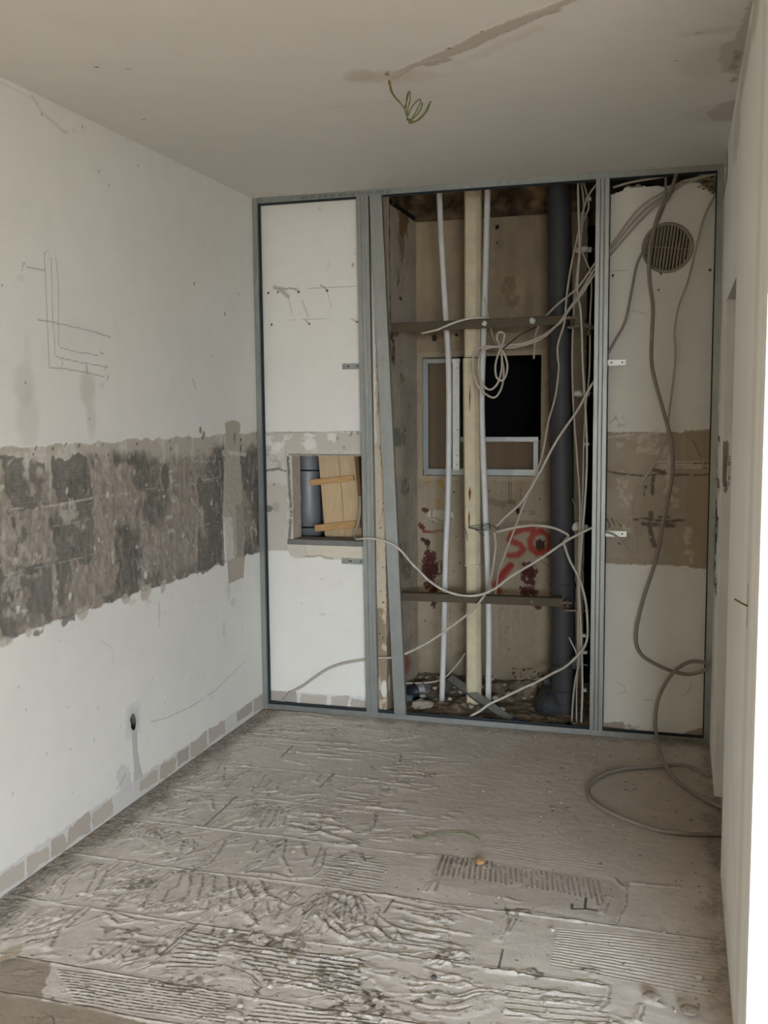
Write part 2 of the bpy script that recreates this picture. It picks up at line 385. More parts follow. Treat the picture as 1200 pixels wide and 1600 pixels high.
for c, rx, ry, col_, al in [((110, 740), .05, .07, (186, 180, 168), .6), ((125, 900), .06, .10, (186, 180, 172), .55), ((392, 755), .05, .065, (178, 171, 158), .7), ((408, 905), .03, .06, (182, 176, 166), .6), ((125, 600), .02, .06, (205, 200, 190), .5),
                            ((350, 540), .12, .07, (215, 212, 206), .5), ((95, 270), .02, .012, (190, 186, 178), .4), ((455, 745), .02, .012, (190, 186, 178), .5)]:
    cl.blob(WL(*c), rx, ry, col_, a=al*.55, soft=.4, rag=.25, seed=int(c[0]), rs=.06)
for c, r_ in [((867, 294), .006), ((1003, 430), .007), ((115, 738), .005), ((400, 898), .004), ((8, 302), .004), ((950, 618), .004), ((895, 950), .012), ((910, 972), .014)]:
    cl.blob(WL(*c), r_, r_*1.3, (132, 124, 112), a=.8)
cl.stroke([WL(1058, 335), WL(1072, 348)], .002, (150, 146, 138), a=.7); cl.stroke([WL(860, 720), WL(875, 765)], .006, (196, 190, 182), a=.6)
# faint plaster marks under the ceiling
cl.stroke([L2(50, 150), L2(65, 175), L2(85, 192), L2(100, 206), L2(116, 204)], .006, (196, 188, 172), a=.6, breakup=.35)
cl.stroke([L2(0, 128), L2(60, 160)], .003, (205, 200, 188), a=.5)
for u, v in ((65, 179), (129, 198), (170, 290), (216, 259), (155, 268)): cl.blob(L2(u, v), .005, .005, (150, 144, 130), a=.8)
cl.stroke([L2(236, 1128), L2(260, 1122), L2(300, 1103), L2(335, 1080), L2(382, 1034)], .0016, (150, 150, 148), a=.7)
cl.stroke([L2(156, 1000), L2(175, 1012), L2(178, 1040)], .004, (205, 200, 192), a=.5)
for k in range(30):
    cl.blob((rnd.uniform(-2.1, -.1), rnd.uniform(.1, .8)), rnd.uniform(.002, .005), rnd.uniform(.003, .007), (170, 166, 158), a=.6, seed=k)
# socket hole, its halo and its filled chase
c0 = L2(208, 1128)
cl.rect(c0[0]-.055, c0[0]+.055, c0[1]-.06, c0[1]+.075, color=(212, 211, 207), a=.7, rag=.012, seed=4)
cl.blob((c0[0], c0[1]+.01), .04, .055, (198, 196, 190), a=.6, seed=2)
cl.poly([L2(205, 1142), L2(213, 1142), L2(214, 1165), L2(217, 1190), L2(222, 1208), L2(222, 1230), L2(208, 1240), L2(209, 1200), L2(206, 1170)], color=(190, 188, 183), rag=.003, dh=.001, seed=3)
cl.poly([L2(182, 1205), L2(196, 1195), L2(204, 1200), L2(206, 1236), L2(186, 1235)], color=(202, 200, 195), a=.8, rag=.02, seed=9)
cl.stroke([L2(183, 1232), L2(190, 1222), L2(196, 1210)], .005, (176, 172, 165), a=.6)
w = cl.win(c0[0]-.04, c0[0]+.04, c0[1]-.05, c0[1]+.05)
dd = np.hypot((cl.U[w]-c0[0]+.05*(cl.V[w]-c0[1]))/.017, (cl.V[w]-c0[1])/.034)+(fbm(cl.U[w], cl.V[w], .012, 2, 3)-.5)*.5
cl.hole[w] |= dd < 1
# strip of old skirting adhesive along the floor
def skirting(cv, a, b, top=.085, seed=0, col_=(178, 168, 155)):
    u = a; r = random.Random(seed)
    cv.rect(a, b, -.01, top, color=(206, 203, 197), rag=.008, seed=seed, a=.9)
    while u < b:
        L_ = r.uniform(.09, .2)
        if r.random() < .85:
            cv.rect(u+.008, min(u+L_-.008, b), r.uniform(.005, .02), top-r.uniform(0, .018), color=tuple(np.array(col_)*r.uniform(.95, 1.06)), rag=.017, rs=.045, seed=seed+int(u*50), a=.95, dh=-.001)
        u += L_
skirting(cl, -2.9, .05, seed=3)
cl.build('wall_left', lambda U, V, h: (h, U, V), M_wall)
struct('wall_left', MB().box((-.12, WY, -.2), (-.001, -3.0, H)), M_plain)
struct('wall_left', MB().box((-.14, -3.0, -.2), (-.08, .2, H)), M_plain)

# ---- back wall (plane y = BY); u = x, v = z
BY = .06
def B2(u, v): p = P(u, v, BY); return (p.x, p.z)
cb = Canvas(0, 2.3, 0, H, .004, (223, 219, 208))
cb.mott(.02, .5, 4); cb.mott(.008, .05, 5)
w, m = cb.rect(-.01, .66, .83, 1.44, color=(190, 182, 168), rag=.008, seed=12, dh=-.003)
# left panel band
cb.rect(0.0, .66, 1.335, 1.43, color=(226, 222, 214), a=.8, rag=.02, seed=13, breakup=.50, bs=.06)
cb.rect(0.0, .15, .85, 1.35, color=(208, 203, 194), a=.6, rag=.02, seed=14, breakup=.5, bs=.10)
cb.rect(0.0, .16, .85, 1.35, color=(158, 150, 138), a=.6, rag=.02, seed=15, breakup=.64, bs=.07)
cb.stroke([B2(415, 735), B2(435, 733), B2(450, 738)], .006, (118, 112, 104), a=.9, rag=.005, dh=-.003)
cb.blob(B2(419, 795), .02, .015, (120, 114, 106), a=.9, rag=.5)
for u, v in ((547, 680), (549, 677), (559, 677), (527, 685), (428, 757), (537, 699)): cb.blob(B2(u, v), .007, .008, (150, 144, 132), a=.9)
cb.stroke([B2(420, 676), B2(560, 674)], .0015, (130, 124, 114), a=.7)
# rough broken plaster round the box opening
cb.rect(.135, .63, .80, 1.345, color=(198, 190, 174), rag=.022, rs=.03, seed=16, dh=.003)
cb.rect(.235, .63, .80, .87, color=(206, 196, 176), rag=.02, rs=.03, seed=17, dh=.004)
cb.stroke([B2(450, 715), B2(452, 760), B2(455, 800), B2(452, 840)], .007, (112, 108, 100), a=.9, rag=.004, breakup=.3)
cb.stroke([B2(452, 710), B2(563, 711)], .004, (120, 116, 106), a=.9, rag=.002)
cb.stroke([B2(475, 870), B2(500, 868), B2(520, 873)], .004, (150, 140, 122), a=.7)
# marks above
for pts, wd, al in [([(429, 449), (437, 452), (450, 463)], .009, .7), ([(437, 450), (448, 452)], .006, .6), ([(452, 450), (462, 452), (468, 456)], .004, .8), ([(501, 446), (507, 449), (511, 454)], .004, .8), ([(477, 499), (480, 503), (483, 506)], .003, .8),
                    ([(549, 498), (554, 501), (558, 504)], .003, .7), ([(451, 465), (456, 490)], .004, .3), ([(472, 470), (482, 495)], .005, .3), ([(511, 455), (513, 462), (518, 480)], .003, .3), ([(514, 410), (511, 420)], .002, .4), ([(498, 325), (501, 328)], .002, .5)]:
    cb.stroke([B2(*p) for p in pts], wd, (158, 146, 132), a=al, soft=.7)
cb.stroke([B2(432, 451), B2(500, 450), B2(556, 447)], .0012, (150, 146, 138), a=.6, breakup=.3, rs=.06)
cb.stroke([B2(420, 502), B2(480, 499), B2(560, 497)], .0012, (160, 156, 148), a=.6, breakup=.3, rs=.06)
cb.blob(B2(551, 414), .005, .012, (168, 140, 118), a=.7)
for u, v in ((419, 457.5), (434, 456.5), (466, 456), (511, 454), (424, 507), (483, 506), (558, 503)): cb.blob(B2(u, v), .005, .0055, (24, 22, 20), a=1, rag=.1, dh=-.004)
for u, v, rx in ((503, 905, .01), (530, 912, .006), (505, 960, .02), (471, 943, .008), (556, 396, .006), (538, 354, .006)): cb.blob(B2(u, v), rx, .005, (190, 186, 180), a=.5)
# right panel
cb.rect(1.70, 2.23, .82, 1.437, color=(168, 155, 136), rag=.006, seed=22, dh=-.003)
cb.poly([B2(1070, 675), B2(1112, 670), B2(1110, 890), B2(1076, 888), B2(1072, 780)], color=(166, 147, 122), a=.9, rag=.01, seed=23)
cb.rect(1.70, 2.05, .85, 1.43, color=(178, 166, 148), a=.6, rag=.02, seed=24, breakup=.5, bs=.12)
cb.rect(1.74, 2.02, 1.33, 1.43, color=(200, 192, 178), a=.7, rag=.02, seed=25, breakup=.62, bs=.03)
TE = lambda x, y: B2(900+x*.35, 640+y*.35)
for k, (x, y0, y1) in enumerate([(355, 110, 200), (410, 180, 420), (210, 290, 420), (240, 400, 540), (500, 540, 700), (440, 370, 420)]):
    cb.stroke([TE(x, y0), TE(x+rnd.uniform(-12, 12), y1)], .022, (202, 193, 178), a=.7, rag=.02, breakup=.52, rs=.022, seed=30+k)
for pts, wd in [([(130, 272), (170, 282), (210, 288), (300, 295), (400, 285), (440, 292), (590, 290)], .004), ([(350, 270), (395, 282)], .008), ([(530, 240), (590, 238)], .003), ([(540, 262), (590, 262)], .003),
                ([(345, 300), (340, 375)], .008), ([(310, 345), (305, 380)], .005), ([(335, 460), (335, 490)], .01), ([(262, 490), (330, 490), (400, 500), (485, 492)], .006), ([(300, 510), (370, 515), (435, 520)], .009), ([(330, 515), (335, 560), (348, 605)], .011),
                ([(370, 480), (420, 482)], .005), ([(130, 485), (145, 500), (150, 525)], .003), ([(160, 490), (175, 520)], .003), ([(180, 495), (200, 520)], .003), ([(190, 598), (210, 602)], .004), ([(400, 515), (440, 515)], .008)]:
    cb.stroke([TE(*p) for p in pts], wd, (96, 88, 76), a=.85, rag=.004, rs=.015, breakup=.34, dh=-.002, seed=int(pts[0][0]))
for y in (232, 246, 258): cb.stroke([TE(355, y), TE(590, y+3)], .003, (205, 197, 184), a=.8, breakup=.4, rs=.03, seed=y)
cb.stroke([TE(135, 125), TE(255, 112)], .006, (206, 200, 188), a=.7, breakup=.3)
cb.poly([TE(495, 120), TE(510, 90), TE(560, 100), TE(590, 85), TE(590, 215), TE(555, 215), TE(540, 160)], color=(158, 142, 120), a=.8, rag=.008, seed=31)
cb.stroke([TE(495, 120), TE(530, 150), TE(545, 190), TE(560, 215)], .003, (110, 98, 82), a=.7, rag=.003)
cb.blob(TE(190, 45), .035, .03, (140, 132, 120), a=.35, rag=.6, breakup=.5)
TF = lambda x, y: B2(900+x*.25, 240+y*.25)
for x, y, r_ in ((230, 762, .0055), (531, 746, .0055), (839, 727, .0055), (517, 850, .0042), (343, 858, .003)): cb.blob(TF(x, y), r_, r_, (22, 20, 18), a=1, rag=.1, dh=-.004)
cb.stroke([TF(218, 735), TF(360, 724)], .0014, (176, 170, 160), a=.8); cb.stroke([TF(350, 980), TF(400, 992), TF(440, 1005)], .003, (190, 184, 174), a=.6)
cb.stroke([TE(180, 1215), TE(215, 1235), TE(220, 1262), TE(190, 1265)], .0025, (176, 170, 160), a=.5); cb.stroke([TE(305, 1296), TE(375, 1300)], .003, (184, 178, 168), a=.6)
cb.stroke([TE(515, 1225), TE(505, 1255), TE(480, 1275)], .003, (176, 170, 160), a=.6)
cb.poly([TF(200, 100), TF(900, 60), TF(900, 180), TF(840, 175), TF(700, 180), TF(560, 205), TF(420, 195), TF(330, 205), TF(230, 250), TF(200, 260)], color=(158, 143, 124), rag=.010, rs=.03, seed=33, dh=-.010)
cb.poly([TF(760, 165), TF(900, 120), TF(900, 230), TF(860, 250), TF(820, 225), TF(790, 205)], color=(122, 106, 86), rag=.012, rs=.02, seed=34, dh=-.008)
for k in range(22): cb.blob(TF(rnd.uniform(770, 890), rnd.uniform(150, 235)), .008, .006, rnd.choice([(90, 78, 62), (150, 134, 112)]), a=.8, dh=rnd.uniform(-.004, .006), seed=k)
skirting(cb, 0.0, .6, top=.085, seed=6); 
cb.poly([TE(125, 1395), TE(210, 1395), TE(225, 1412), TE(200, 1440), TE(120, 1440)], color=(170, 156, 138), rag=.006, seed=35); cb.poly([TE(490, 1440), TE(570, 1420), TE(570, 1500), TE(480, 1500)], color=(166, 150, 130), rag=.006, seed=36)
cb.stroke([TE(235, 1410), TE(250, 1425), TE(280, 1415)], .008, (176, 164, 146), a=.8, rag=.01)
cb.rect(.615, .70, 0, H, color=(196, 178, 152), a=.95, rag=.006, seed=61)
cb.rect(.60, .70, .02, .55, color=(132, 114, 92), a=.75, rag=.03, seed=62, breakup=.4); cb.blob(B2(600.5, 1077), .020, .042, (214, 206, 194), rag=.2, dh=.004)
for k in range(18): cb.blob((rnd.uniform(.62, .65), rnd.uniform(.3, 2.4)), .003, .004, (46, 38, 30), a=.9, seed=k)
for k in range(7): cb.stroke([(rnd.uniform(.62, .655), z_ := rnd.uniform(.2, 2.3)), (rnd.uniform(.62, .655), z_+rnd.uniform(.05, .2))], .003, (140, 118, 92), a=.7, rag=.004, seed=k)
# openings
U, V = cb.U, cb.V; nz = (fbm(U, V, .02, 3, 50)-.5)
SX0, SX1 = .660, 1.74
cb.hole |= (U > SX0+nz*.006) & (U < SX1)
cb.hole |= (U > .165+nz*.012) & (U < .585) & (V > .885+nz*.004) & (V < 1.318+nz*.008)
ex = [B2(*p) for p in [(945, 306), (962, 301), (975, 292), (1000, 289), (1012, 293), (1040, 289), (1060, 283), (1085, 277), (1120, 272)]]
top = V > np.interp(U, [p[0] for p in ex], [p[1] for p in ex])+(fbm(U, V, .05, 3, 52)-.5)*.03
top &= U > 1.7
cb.hole |= top
cb.build('wall_back', lambda U, V, h: (U, BY-h, V), M_wall)
# thickness of the back wall round its openings
TY = .16
def jamb_canvas(x, y0, y1, z0, z1, base, seed, mat=M_shaft, flip=False, rag=.004):
    c = Canvas(y0, y1, z0, z1, .005, base); c.mott(.14, .12, seed, stretch=(1, .5)); c.h += (fbm(c.U, c.V, .04, 4, seed)-.5)*rag
    return c
cj = jamb_canvas(SX0, BY, .17, 0, H, (186, 172, 148), 61)
cj.rect(BY, .17, 0, .42, color=(140, 122, 100), a=.6, rag=.03, seed=4); cj.blob((.10, .155), .024, .045, (214, 206, 194), rag=.2)
for k in range(16): cj.blob((rnd.uniform(.07, .15), rnd.uniform(.3, 2.4)), .004, .005, (40, 34, 28), a=.9, seed=k)
cj.stroke([(.09, .9), (.10, .7), (.13, .6)], .003, (90, 76, 60), a=.8); cj.stroke([(.12, 1.55), (.12, 1.75)], .006, (150, 110, 80), a=.5, rag=.006)
cj.build('wall_shaft_jamb', lambda U, V, h: (SX0+h, U, V), M_shaft)
struct('wall_back_core', MB().box((.58, BY+.004, 0), (SX0-.004, .17, H)).box((0, BY+.02, 0), (.58, .17, .88)).box((0, BY+.02, 1.325), (.58, .17, H)).box((-.05, BY+.02, .88), (.16, .17, 1.325)), M_plain)
cj = Canvas(BY, .17, .87, 1.33, .004, (200, 188, 170)); cj.mott(.08, .03, 8); cj.h += (fbm(cj.U, cj.V, .03, 3, 9)-.5)*.006
cj.build('wall_niche_jamb', lambda U, V, h: (.165+h, U, V), M_shaft)
struct('wall_back_core', MB().box((SX1, BY+.01, 0), (2.3, .17, 2.46)), M_plain)
struct('wall_back_gap', MB().box((1.7, .14, 2.45), (2.3, .2, 2.75)), M_rubbledark)

# ---- the cavity behind the small box opening
struct('wall_niche_cavity', MB().box((.0, .17, .5), (.06, .62, 1.7)).box((0, .62, .5), (.63, .66, 1.7)).box((.0, .17, .46), (.63, .66, .5)).box((0, .17, 1.7), (.63, .66, 1.74)), M_cement)

# ---- the service shaft
SY = .68
def S2(u, v): p = P(u, v, SY); return (p.x, p.z)
S3 = lambda x, y: S2(*T3(x, y)); S4 = lambda x, y: S2(*T4(x, y)); SS2 = lambda x, y: S2(*T2(x, y))
cs = Canvas(.62, 1.80, -.03, 2.56, .004, (144, 128, 104))
cs.mott(.09, .35, 71); cs.mott(.06, .05, 72); cs.mott(.10, .10, 73, stretch=(2.5, .35))
cs.h += (fbm(cs.U, cs.V, .15, 4, 74)-.5)*.008
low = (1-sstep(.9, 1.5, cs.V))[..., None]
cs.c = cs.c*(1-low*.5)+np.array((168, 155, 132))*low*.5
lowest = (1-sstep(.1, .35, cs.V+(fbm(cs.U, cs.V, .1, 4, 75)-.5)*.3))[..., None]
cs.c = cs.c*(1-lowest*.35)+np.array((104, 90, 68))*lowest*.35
cs.blob(SS2(680, 620), .055, .07, (120, 100, 74), a=.6, rag=.6, rs=.05, seed=1, breakup=.38)
cs.blob(SS2(250, 400), .14, .30, (186, 162, 126), a=.35, rag=.5, soft=.4, rs=.1)
for c_, r_ in [((620, 298), .010), ((622, 377), .005), ((310, 848), .014), ((420, 832), .008), ((725, 500), .001)]: cs.blob(SS2(*c_), r_, r_*1.2, (30, 26, 22), a=.95, rag=.3, dh=-.008)
cs.stroke([SS2(240, 830), SS2(300, 822), SS2(450, 850)], .02, (120, 100, 74), a=.45, rag=.03, breakup=.4)
cs.stroke([SS2(235, 1060), SS2(245, 1110), SS2(240, 1180)], .008, (116, 92, 64), a=.7, rag=.01, breakup=.3)
# lower half stains
MAR = (72, 36, 30)
for (x, y, rx, ry, s_) in [(290, 720, .030, .036, 1), (300, 790, .052, .05, 2), (275, 655, .02, .02, 3), (245, 575, .02, .02, 4), (285, 810, .03, .04, 5)]:
    cs.blob(S3(x, y), rx, ry, MAR, a=.88, rag=.7, rs=.02, seed=s_, breakup=.34)
for (x, y, rx, ry, s_) in [(330, 20, .045, .06, 6), (340, 110, .04, .035, 7), (355, 165, .02, .05, 8), (800, 50, .042, .065, 9), (795, 135, .042, .04, 10), (840, 205, .02, .02, 11), (395, 15, .012, .04, 12)]:
    cs.blob(S4(x, y), rx, ry, MAR, a=.9, rag=.55, rs=.02, seed=s_, breakup=.30)
cs.stroke([S3(240, 560), S3(260, 600), S3(310, 602), S3(355, 596)], .008, (110, 52, 40), a=.8, rag=.006, breakup=.3)
cs.stroke([S3(262, 495), S3(275, 500)], .01, MAR, a=.8, rag=.01); cs.stroke([S3(255, 640), S3(285, 655), S3(280, 690)], .009, (50, 34, 28), a=.85, rag=.008, breakup=.3)
cs.blob(S3(835, 670), .026, .038, (58, 38, 30), a=.9, rag=.5, rs=.02); cs.blob(S3(860, 720), .02, .015, (80, 76, 66), a=.6, rag=.5)
cs.blob(S3(775, 800), .04, .03, MAR, a=.85, rag=.5, rs=.02)
RED = (150, 52, 40)
for pts, wd in [([(800, 588), (740, 592), (695, 612), (680, 645), (735, 668), (752, 692), (720, 718), (680, 720)], .0155), ([(838, 600), (800, 612), (784, 645), (790, 685), (815, 705)], .017), ([(838, 600), (868, 618), (880, 650), (872, 690), (835, 708), (815, 705)], .014), ([(690, 768), (655, 800), (630, 830)], .014)]:
    cs.stroke([S3(*p) for p in pts], wd, RED, a=.8, soft=.6, rag=.003)
cs.stroke([S4(712, 12), S4(670, 70), S4(640, 105), S4(660, 130)], .018, RED, a=.8, soft=.6)
cs.stroke([S4(235, 470), S4(262, 500), S4(280, 540)], .022, (150, 54, 46), a=.7, soft=.7, rag=.012)
cs.stroke([S4(275, 440), S4(262, 520)], .014, (150, 54, 46), a=.4, soft=.8)
cs.blob(S3(340, 525), .075, .035, (205, 196, 180), a=.8, rag=.35, seed=2, dh=.004); cs.stroke([S3(300, 500), S3(296, 530), S3(350, 550), S3(400, 540)], .006, (100, 94, 84), a=.6, rag=.004)
for c_ in ((345, 360), (275, 345), (330, 470)): cs.blob(S3(*c_), .016, .03, (164, 120, 50), a=.6, rag=.6, seed=c_[0])
cs.stroke([S3(680, 330), S3(682, 460)], .003, (112, 84, 58), a=.8); cs.stroke([S3(692, 330), S3(692, 460)], .003, (112, 84, 58), a=.6)
cs.blob(S3(685, 455), .035, .014, (116, 100, 76), a=.7, rag=.4); cs.blob(S3(723, 500), .011, .019, (28, 24, 20), a=.95, rag=.3, dh=-.01); cs.blob(S3(408, 407), .004, .005, (24, 22, 20), a=1, dh=-.004)
cs.stroke([S3(590, 455), S3(650, 470)], .02, (110, 96, 74), a=.5, rag=.01); cs.stroke([S3(760, 500), S3(850, 530)], .012, (116, 98, 72), a=.4, rag=.02, breakup=.4)
cs.stroke([S3(810, 720), S3(880, 780)], .003, (90, 80, 66), a=.6, rag=.004); cs.stroke([S3(738, 390), S3(738, 440)], .003, (130, 100, 70), a=.6)
cs.blob(S3(350, 620), .06, .20, (146, 132, 108), a=.5, rag=.5, rs=.1, soft=.3); cs.blob(S3(180, 690), .05, .14, (120, 114, 104), a=.6, rag=.6, rs=.05, seed=3, breakup=.4)
for k in range(9):
    x = rnd.uniform(620, 890); cs.stroke([S4(x, 220), S4(x+rnd.uniform(-6, 6), rnd.uniform(350, 600))], .004, (142, 124, 96), a=.5, rag=.006, breakup=.42, seed=k)
for k in range(60): cs.blob(S4(rnd.uniform(720, 900), rnd.uniform(490, 590)), rnd.uniform(.003, .010), rnd.uniform(.003, .007), (52, 46, 38), a=.75, seed=k, rag=.5)
for k in range(40): cs.blob((rnd.uniform(.66, 1.5), rnd.uniform(.1, 1.3)), rnd.uniform(.002, .006), rnd.uniform(.003, .007), (84, 70, 54), a=.7, seed=k, rag=.5)
for x in (430, 660): cs.stroke([S4(x, 170), S4(x+2, 420)], .003, (112, 96, 72), a=.5, rag=.004, breakup=.35)
# opening with the metal framing, and the dark slot at the right
h0 = S2(661, 742); h1 = S2(845, 555)
FX0, FX1, FZ0, FZ1 = h0[0], h1[0], h0[1], h1[1]
cs.rect(FX0-.03, FX1+.03, FZ0-.03, FZ1+.03, color=(168, 156, 132), a=.5, rag=.012, seed=7)
cs.hole |= (cs.U > FX0) & (cs.U < FX1) & (cs.V > FZ0) & (cs.V < FZ1)
slot = 1.585
cs.hole |= (cs.U > slot+(fbm(cs.U, cs.V, .03, 3, 3)-.5)*.01)
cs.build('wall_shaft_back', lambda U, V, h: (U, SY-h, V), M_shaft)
# left side of the shaft
ct = Canvas(.165, SY+.02, -.03, 2.56, .005, (186, 172, 152)); ct.mott(.13, .2, 81); ct.mott(.06, .03, 82)
ct.h += (fbm(ct.U, ct.V, .12, 4, 83)-.5)*.008
XL = .664
def K2(u, v): p = PX(u, v, XL); return (p.y, p.z)
ct.blob(K2(630, 345), .10, .09, (112, 84, 50), a=.8, rag=.5, rs=.05); ct.blob(K2(628, 370), .06, .12, (124, 100, 66), a=.6, rag=.5)
ct.rect(.16, .7, 1.75, 2.2, color=(170, 160, 146), a=.5, rag=.05); ct.rect(.16, .7, .05, 1.7, color=(160, 150, 134), a=.4, rag=.05, breakup=.45, bs=.15)
ct.blob(K2(627, 466), .03, .008, (20, 18, 16), a=1, dh=-.01); ct.blob(K2(628, 565), .012, .012, (150, 140, 120), a=.8); ct.blob(K2(628, 591), .05, .03, (142, 128, 108), a=.8, rag=.5)
ct.stroke([K2(622, 424), K2(623, 438), K2(621, 445)], .008, (90, 78, 62), a=.8, rag=.006); ct.stroke([K2(611, 530), K2(615, 545), K2(614, 562)], .03, MAR, a=.85, rag=.02, breakup=.35); ct.stroke([K2(612, 522), K2(622, 522)], .012, MAR, a=.85, rag=.01, breakup=.35)
ct.rect(K2(613, 672)[0], K2(634, 672)[0], K2(620, 697)[1], K2(620, 668)[1], color=(120, 122, 104), a=.75, rag=.015, breakup=.3)
for x, y in ((160, 690), (175, 800), (170, 380), (150, 760)): ct.blob(K2(*T3(x, y)), .08, .05, (112, 106, 96), a=.6, rag=.6, seed=x, breakup=.42, rs=.04)
for k in range(30): ct.blob((rnd.uniform(.2, .66), rnd.uniform(.1, 2.4)), .006, .004, (70, 60, 48), a=.8, seed=k)
ct.blob(K2(632, 1040), .12, .05, (150, 60, 50), a=.6, rag=.5, soft=.4)
ct.build('wall_shaft_left', lambda U, V, h: (XL+h, U, V), M_shaft)
struct('wall_shaft_outer', MB().box((.60, .17, -.05), (.645, .80, H)).box((1.78, .17, -.05), (1.82, .95, 3.0)).box((.62, .80, 2.62), (1.8, .95, 3.0)).box((slot-.1, .95, -.05), (1.82, .99, 3.0)), M_dark)
struct('wall_shaft_core', MB().box((.63, SY+.012, -.05), (FX0-.012, SY+.10, 2.55)).box((FX1+.012, SY+.012, -.05), (slot-.01, SY+.10, 2.55)).box((FX0-.012, SY+.012, -.05), (FX1+.012, SY+.1, FZ0-.012)).box((FX0-.012, SY+.012, FZ1+.012), (FX1+.012, SY+.1, 2.55)), M_cement)
M_rub = newmat('broken_slab_edge', (112, 92, 68), .95, nscale=9, namt=.5, bump=.03, bscale=16)
struct('ceiling_shaft', MB().box((.5, -.05, 2.95), (1.85, 1.05, 3.05)), M_rubbledark)
ck = Canvas(.60, 1.82, 2.50, 2.97, .008, (104, 86, 62)); ck.mott(.5, .05, 201); ck.mott(.5, .15, 202); ck.h += (fbm(ck.U, ck.V, .10, 5, 203)-.5)*.09
ck.build('wall_shaft_slab_edge_back', lambda U, V, h: (U, .735-h, V), M_shaft)
ck = Canvas(.02, .82, 2.50, 2.97, .008, (96, 80, 58)); ck.mott(.5, .05, 205); ck.mott(.5, .15, 206); ck.h += (fbm(ck.U, ck.V, .10, 5, 207)-.5)*.08
ck.build('wall_shaft_slab_edge_left', lambda U, V, h: (.62+h, U, V), M_shaft)
struct('wall_shaft_slab_core', MB().box((.50, .03, H+.001), (.58, .85, 3.0)).box((.5, -.06, H+.101), (1.85, .03, 3.0)).box((.5, .80, 2.62), (1.85, .90, 3.0)).box((1.78, .03, H+.001), (1.86, .85, 3.0)), M_rubbledark)
# the unlit room behind
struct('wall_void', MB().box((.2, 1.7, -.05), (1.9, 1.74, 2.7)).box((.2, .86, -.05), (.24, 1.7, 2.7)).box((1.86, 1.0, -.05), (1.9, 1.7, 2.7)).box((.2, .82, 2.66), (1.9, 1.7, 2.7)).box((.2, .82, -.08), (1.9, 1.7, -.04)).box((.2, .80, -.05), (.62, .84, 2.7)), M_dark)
# rubble floor of the shaft
cf = Canvas(.63, 1.80, .10, .98, .006, (112, 98, 80)); cf.mott(.3, .03, 91); cf.mott(.2, .12, 92)
cf.h += fbm(cf.U, cf.V, .10, 5, 93)*.05+.05*sstep(.45, .68, cf.V)-.02+(fbm(cf.U, cf.V, .02, 3, 94)-.5)*.02
cf.build('floor_shaft', lambda U, V, h: (U, V, h), M_shaft)

# ---- ceiling; u = x, v = y
def C2(u, v): p = PZ(u, v, H); return (p.x, p.y)
cc = Canvas(0, W+.03, -3.0, .06, .007, (220, 215, 207)); cc.mott(.015, .7, 101); cc.mott(.006, .08, 102)
cc.poly([C2(603, 118), C2(640, 101), C2(700, 75), C2(750, 50), C2(800, 30), C2(880, 0), C2(900, 0), C2(862, 18), C2(815, 40), C2(780, 54), C2(745, 72), C2(690, 92), C2(678, 96), C2(650, 104), C2(612, 124)], color=(188, 178, 166), rag=.006, rs=.05, seed=1, dh=.002)
cc.poly([C2(880, 0), C2(900, 0), C2(1010, -50), C2(985, -55)], color=(188, 178, 166), rag=.006, seed=1, dh=.002)
for c_, rx, ry in [((690, 94), .03, .02), ((850, 18), .04, .02), ((672, 98), .02, .03)]: cc.blob(C2(*c_), rx, ry, (188, 178, 166), a=1, rag=.4, dh=.002)
cc.blob(C2(562, 118), .05, .055, (196, 188, 174), a=.7, soft=.3); cc.blob(C2(596, 120), .10, .05, (196, 186, 172), a=.5, rag=.5, soft=.3); cc.blob(C2(640, 120), .10, .06, (205, 196, 184), a=.5, rag=.5, soft=.4)
cc.stroke([C2(690, 110), C2(760, 80), C2(840, 45)], .03, (208, 200, 189), a=.5, rag=.03, breakup=.4, rs=.1)
for u, v in ((753, 49), (702, 75), (606, 113), (151, 105), (225, 187), (604, 116)): cc.blob(C2(u, v), .006, .006, (100, 88, 72), a=.9)
cc.blob(C2(200, 108), .006, .006, (190, 180, 166), a=.8)
for pts, al, s_ in [([(1172, 0), (1165, 30), (1146, 62), (1128, 70), (1124, 90), (1132, 112), (1152, 118), (1165, 90), (1185, 0)], .62, 1), ([(1105, 175), (1120, 164), (1150, 155), (1150, 190), (1115, 188)], .72, 2)]:
    cc.poly([C2(*p) for p in pts], color=(168, 158, 144), a=al*.8, rag=.015, rs=.06, seed=s_, dh=-.001)
for c_, rx, ry in [((1110, 95), .10, .16), ((1110, 178), .10, .12), ((1120, 48), .10, .03), ((1105, 50), .03, .01)]: cc.blob(C2(*c_), rx, ry, (196, 188, 176), a=.35, rag=.3, soft=.3, rs=.1)
for u, v in ((1146, 105), (1150, 92), (1153, 84), (1147, 125)): cc.blob(C2(u, v), .012, .03, (138, 126, 110), a=.5, rag=.8, rs=.02)
for u, v in ((1057, 95), (1088, 230), (1017, 261), (1090, 52)): cc.blob(C2(u, v), .01, .006, (170, 158, 144), a=.7)
cc.blob((1.08, -1.3), .3, .01, (205, 196, 184), a=.3, rag=.3); 
cc.build('ceiling', lambda U, V, h: (U, V, H-h), M_wall, flip=True)
struct('ceiling_rear', MB().box((-.1, WY-.1, H+.004), (4.8, -2.99, H+.1)).box((W, -3.0, H+.004), (4.8, .3, H+.1)).box((-.1, -3.0, H+.02), (W, .06, H+.1)), M_plain)

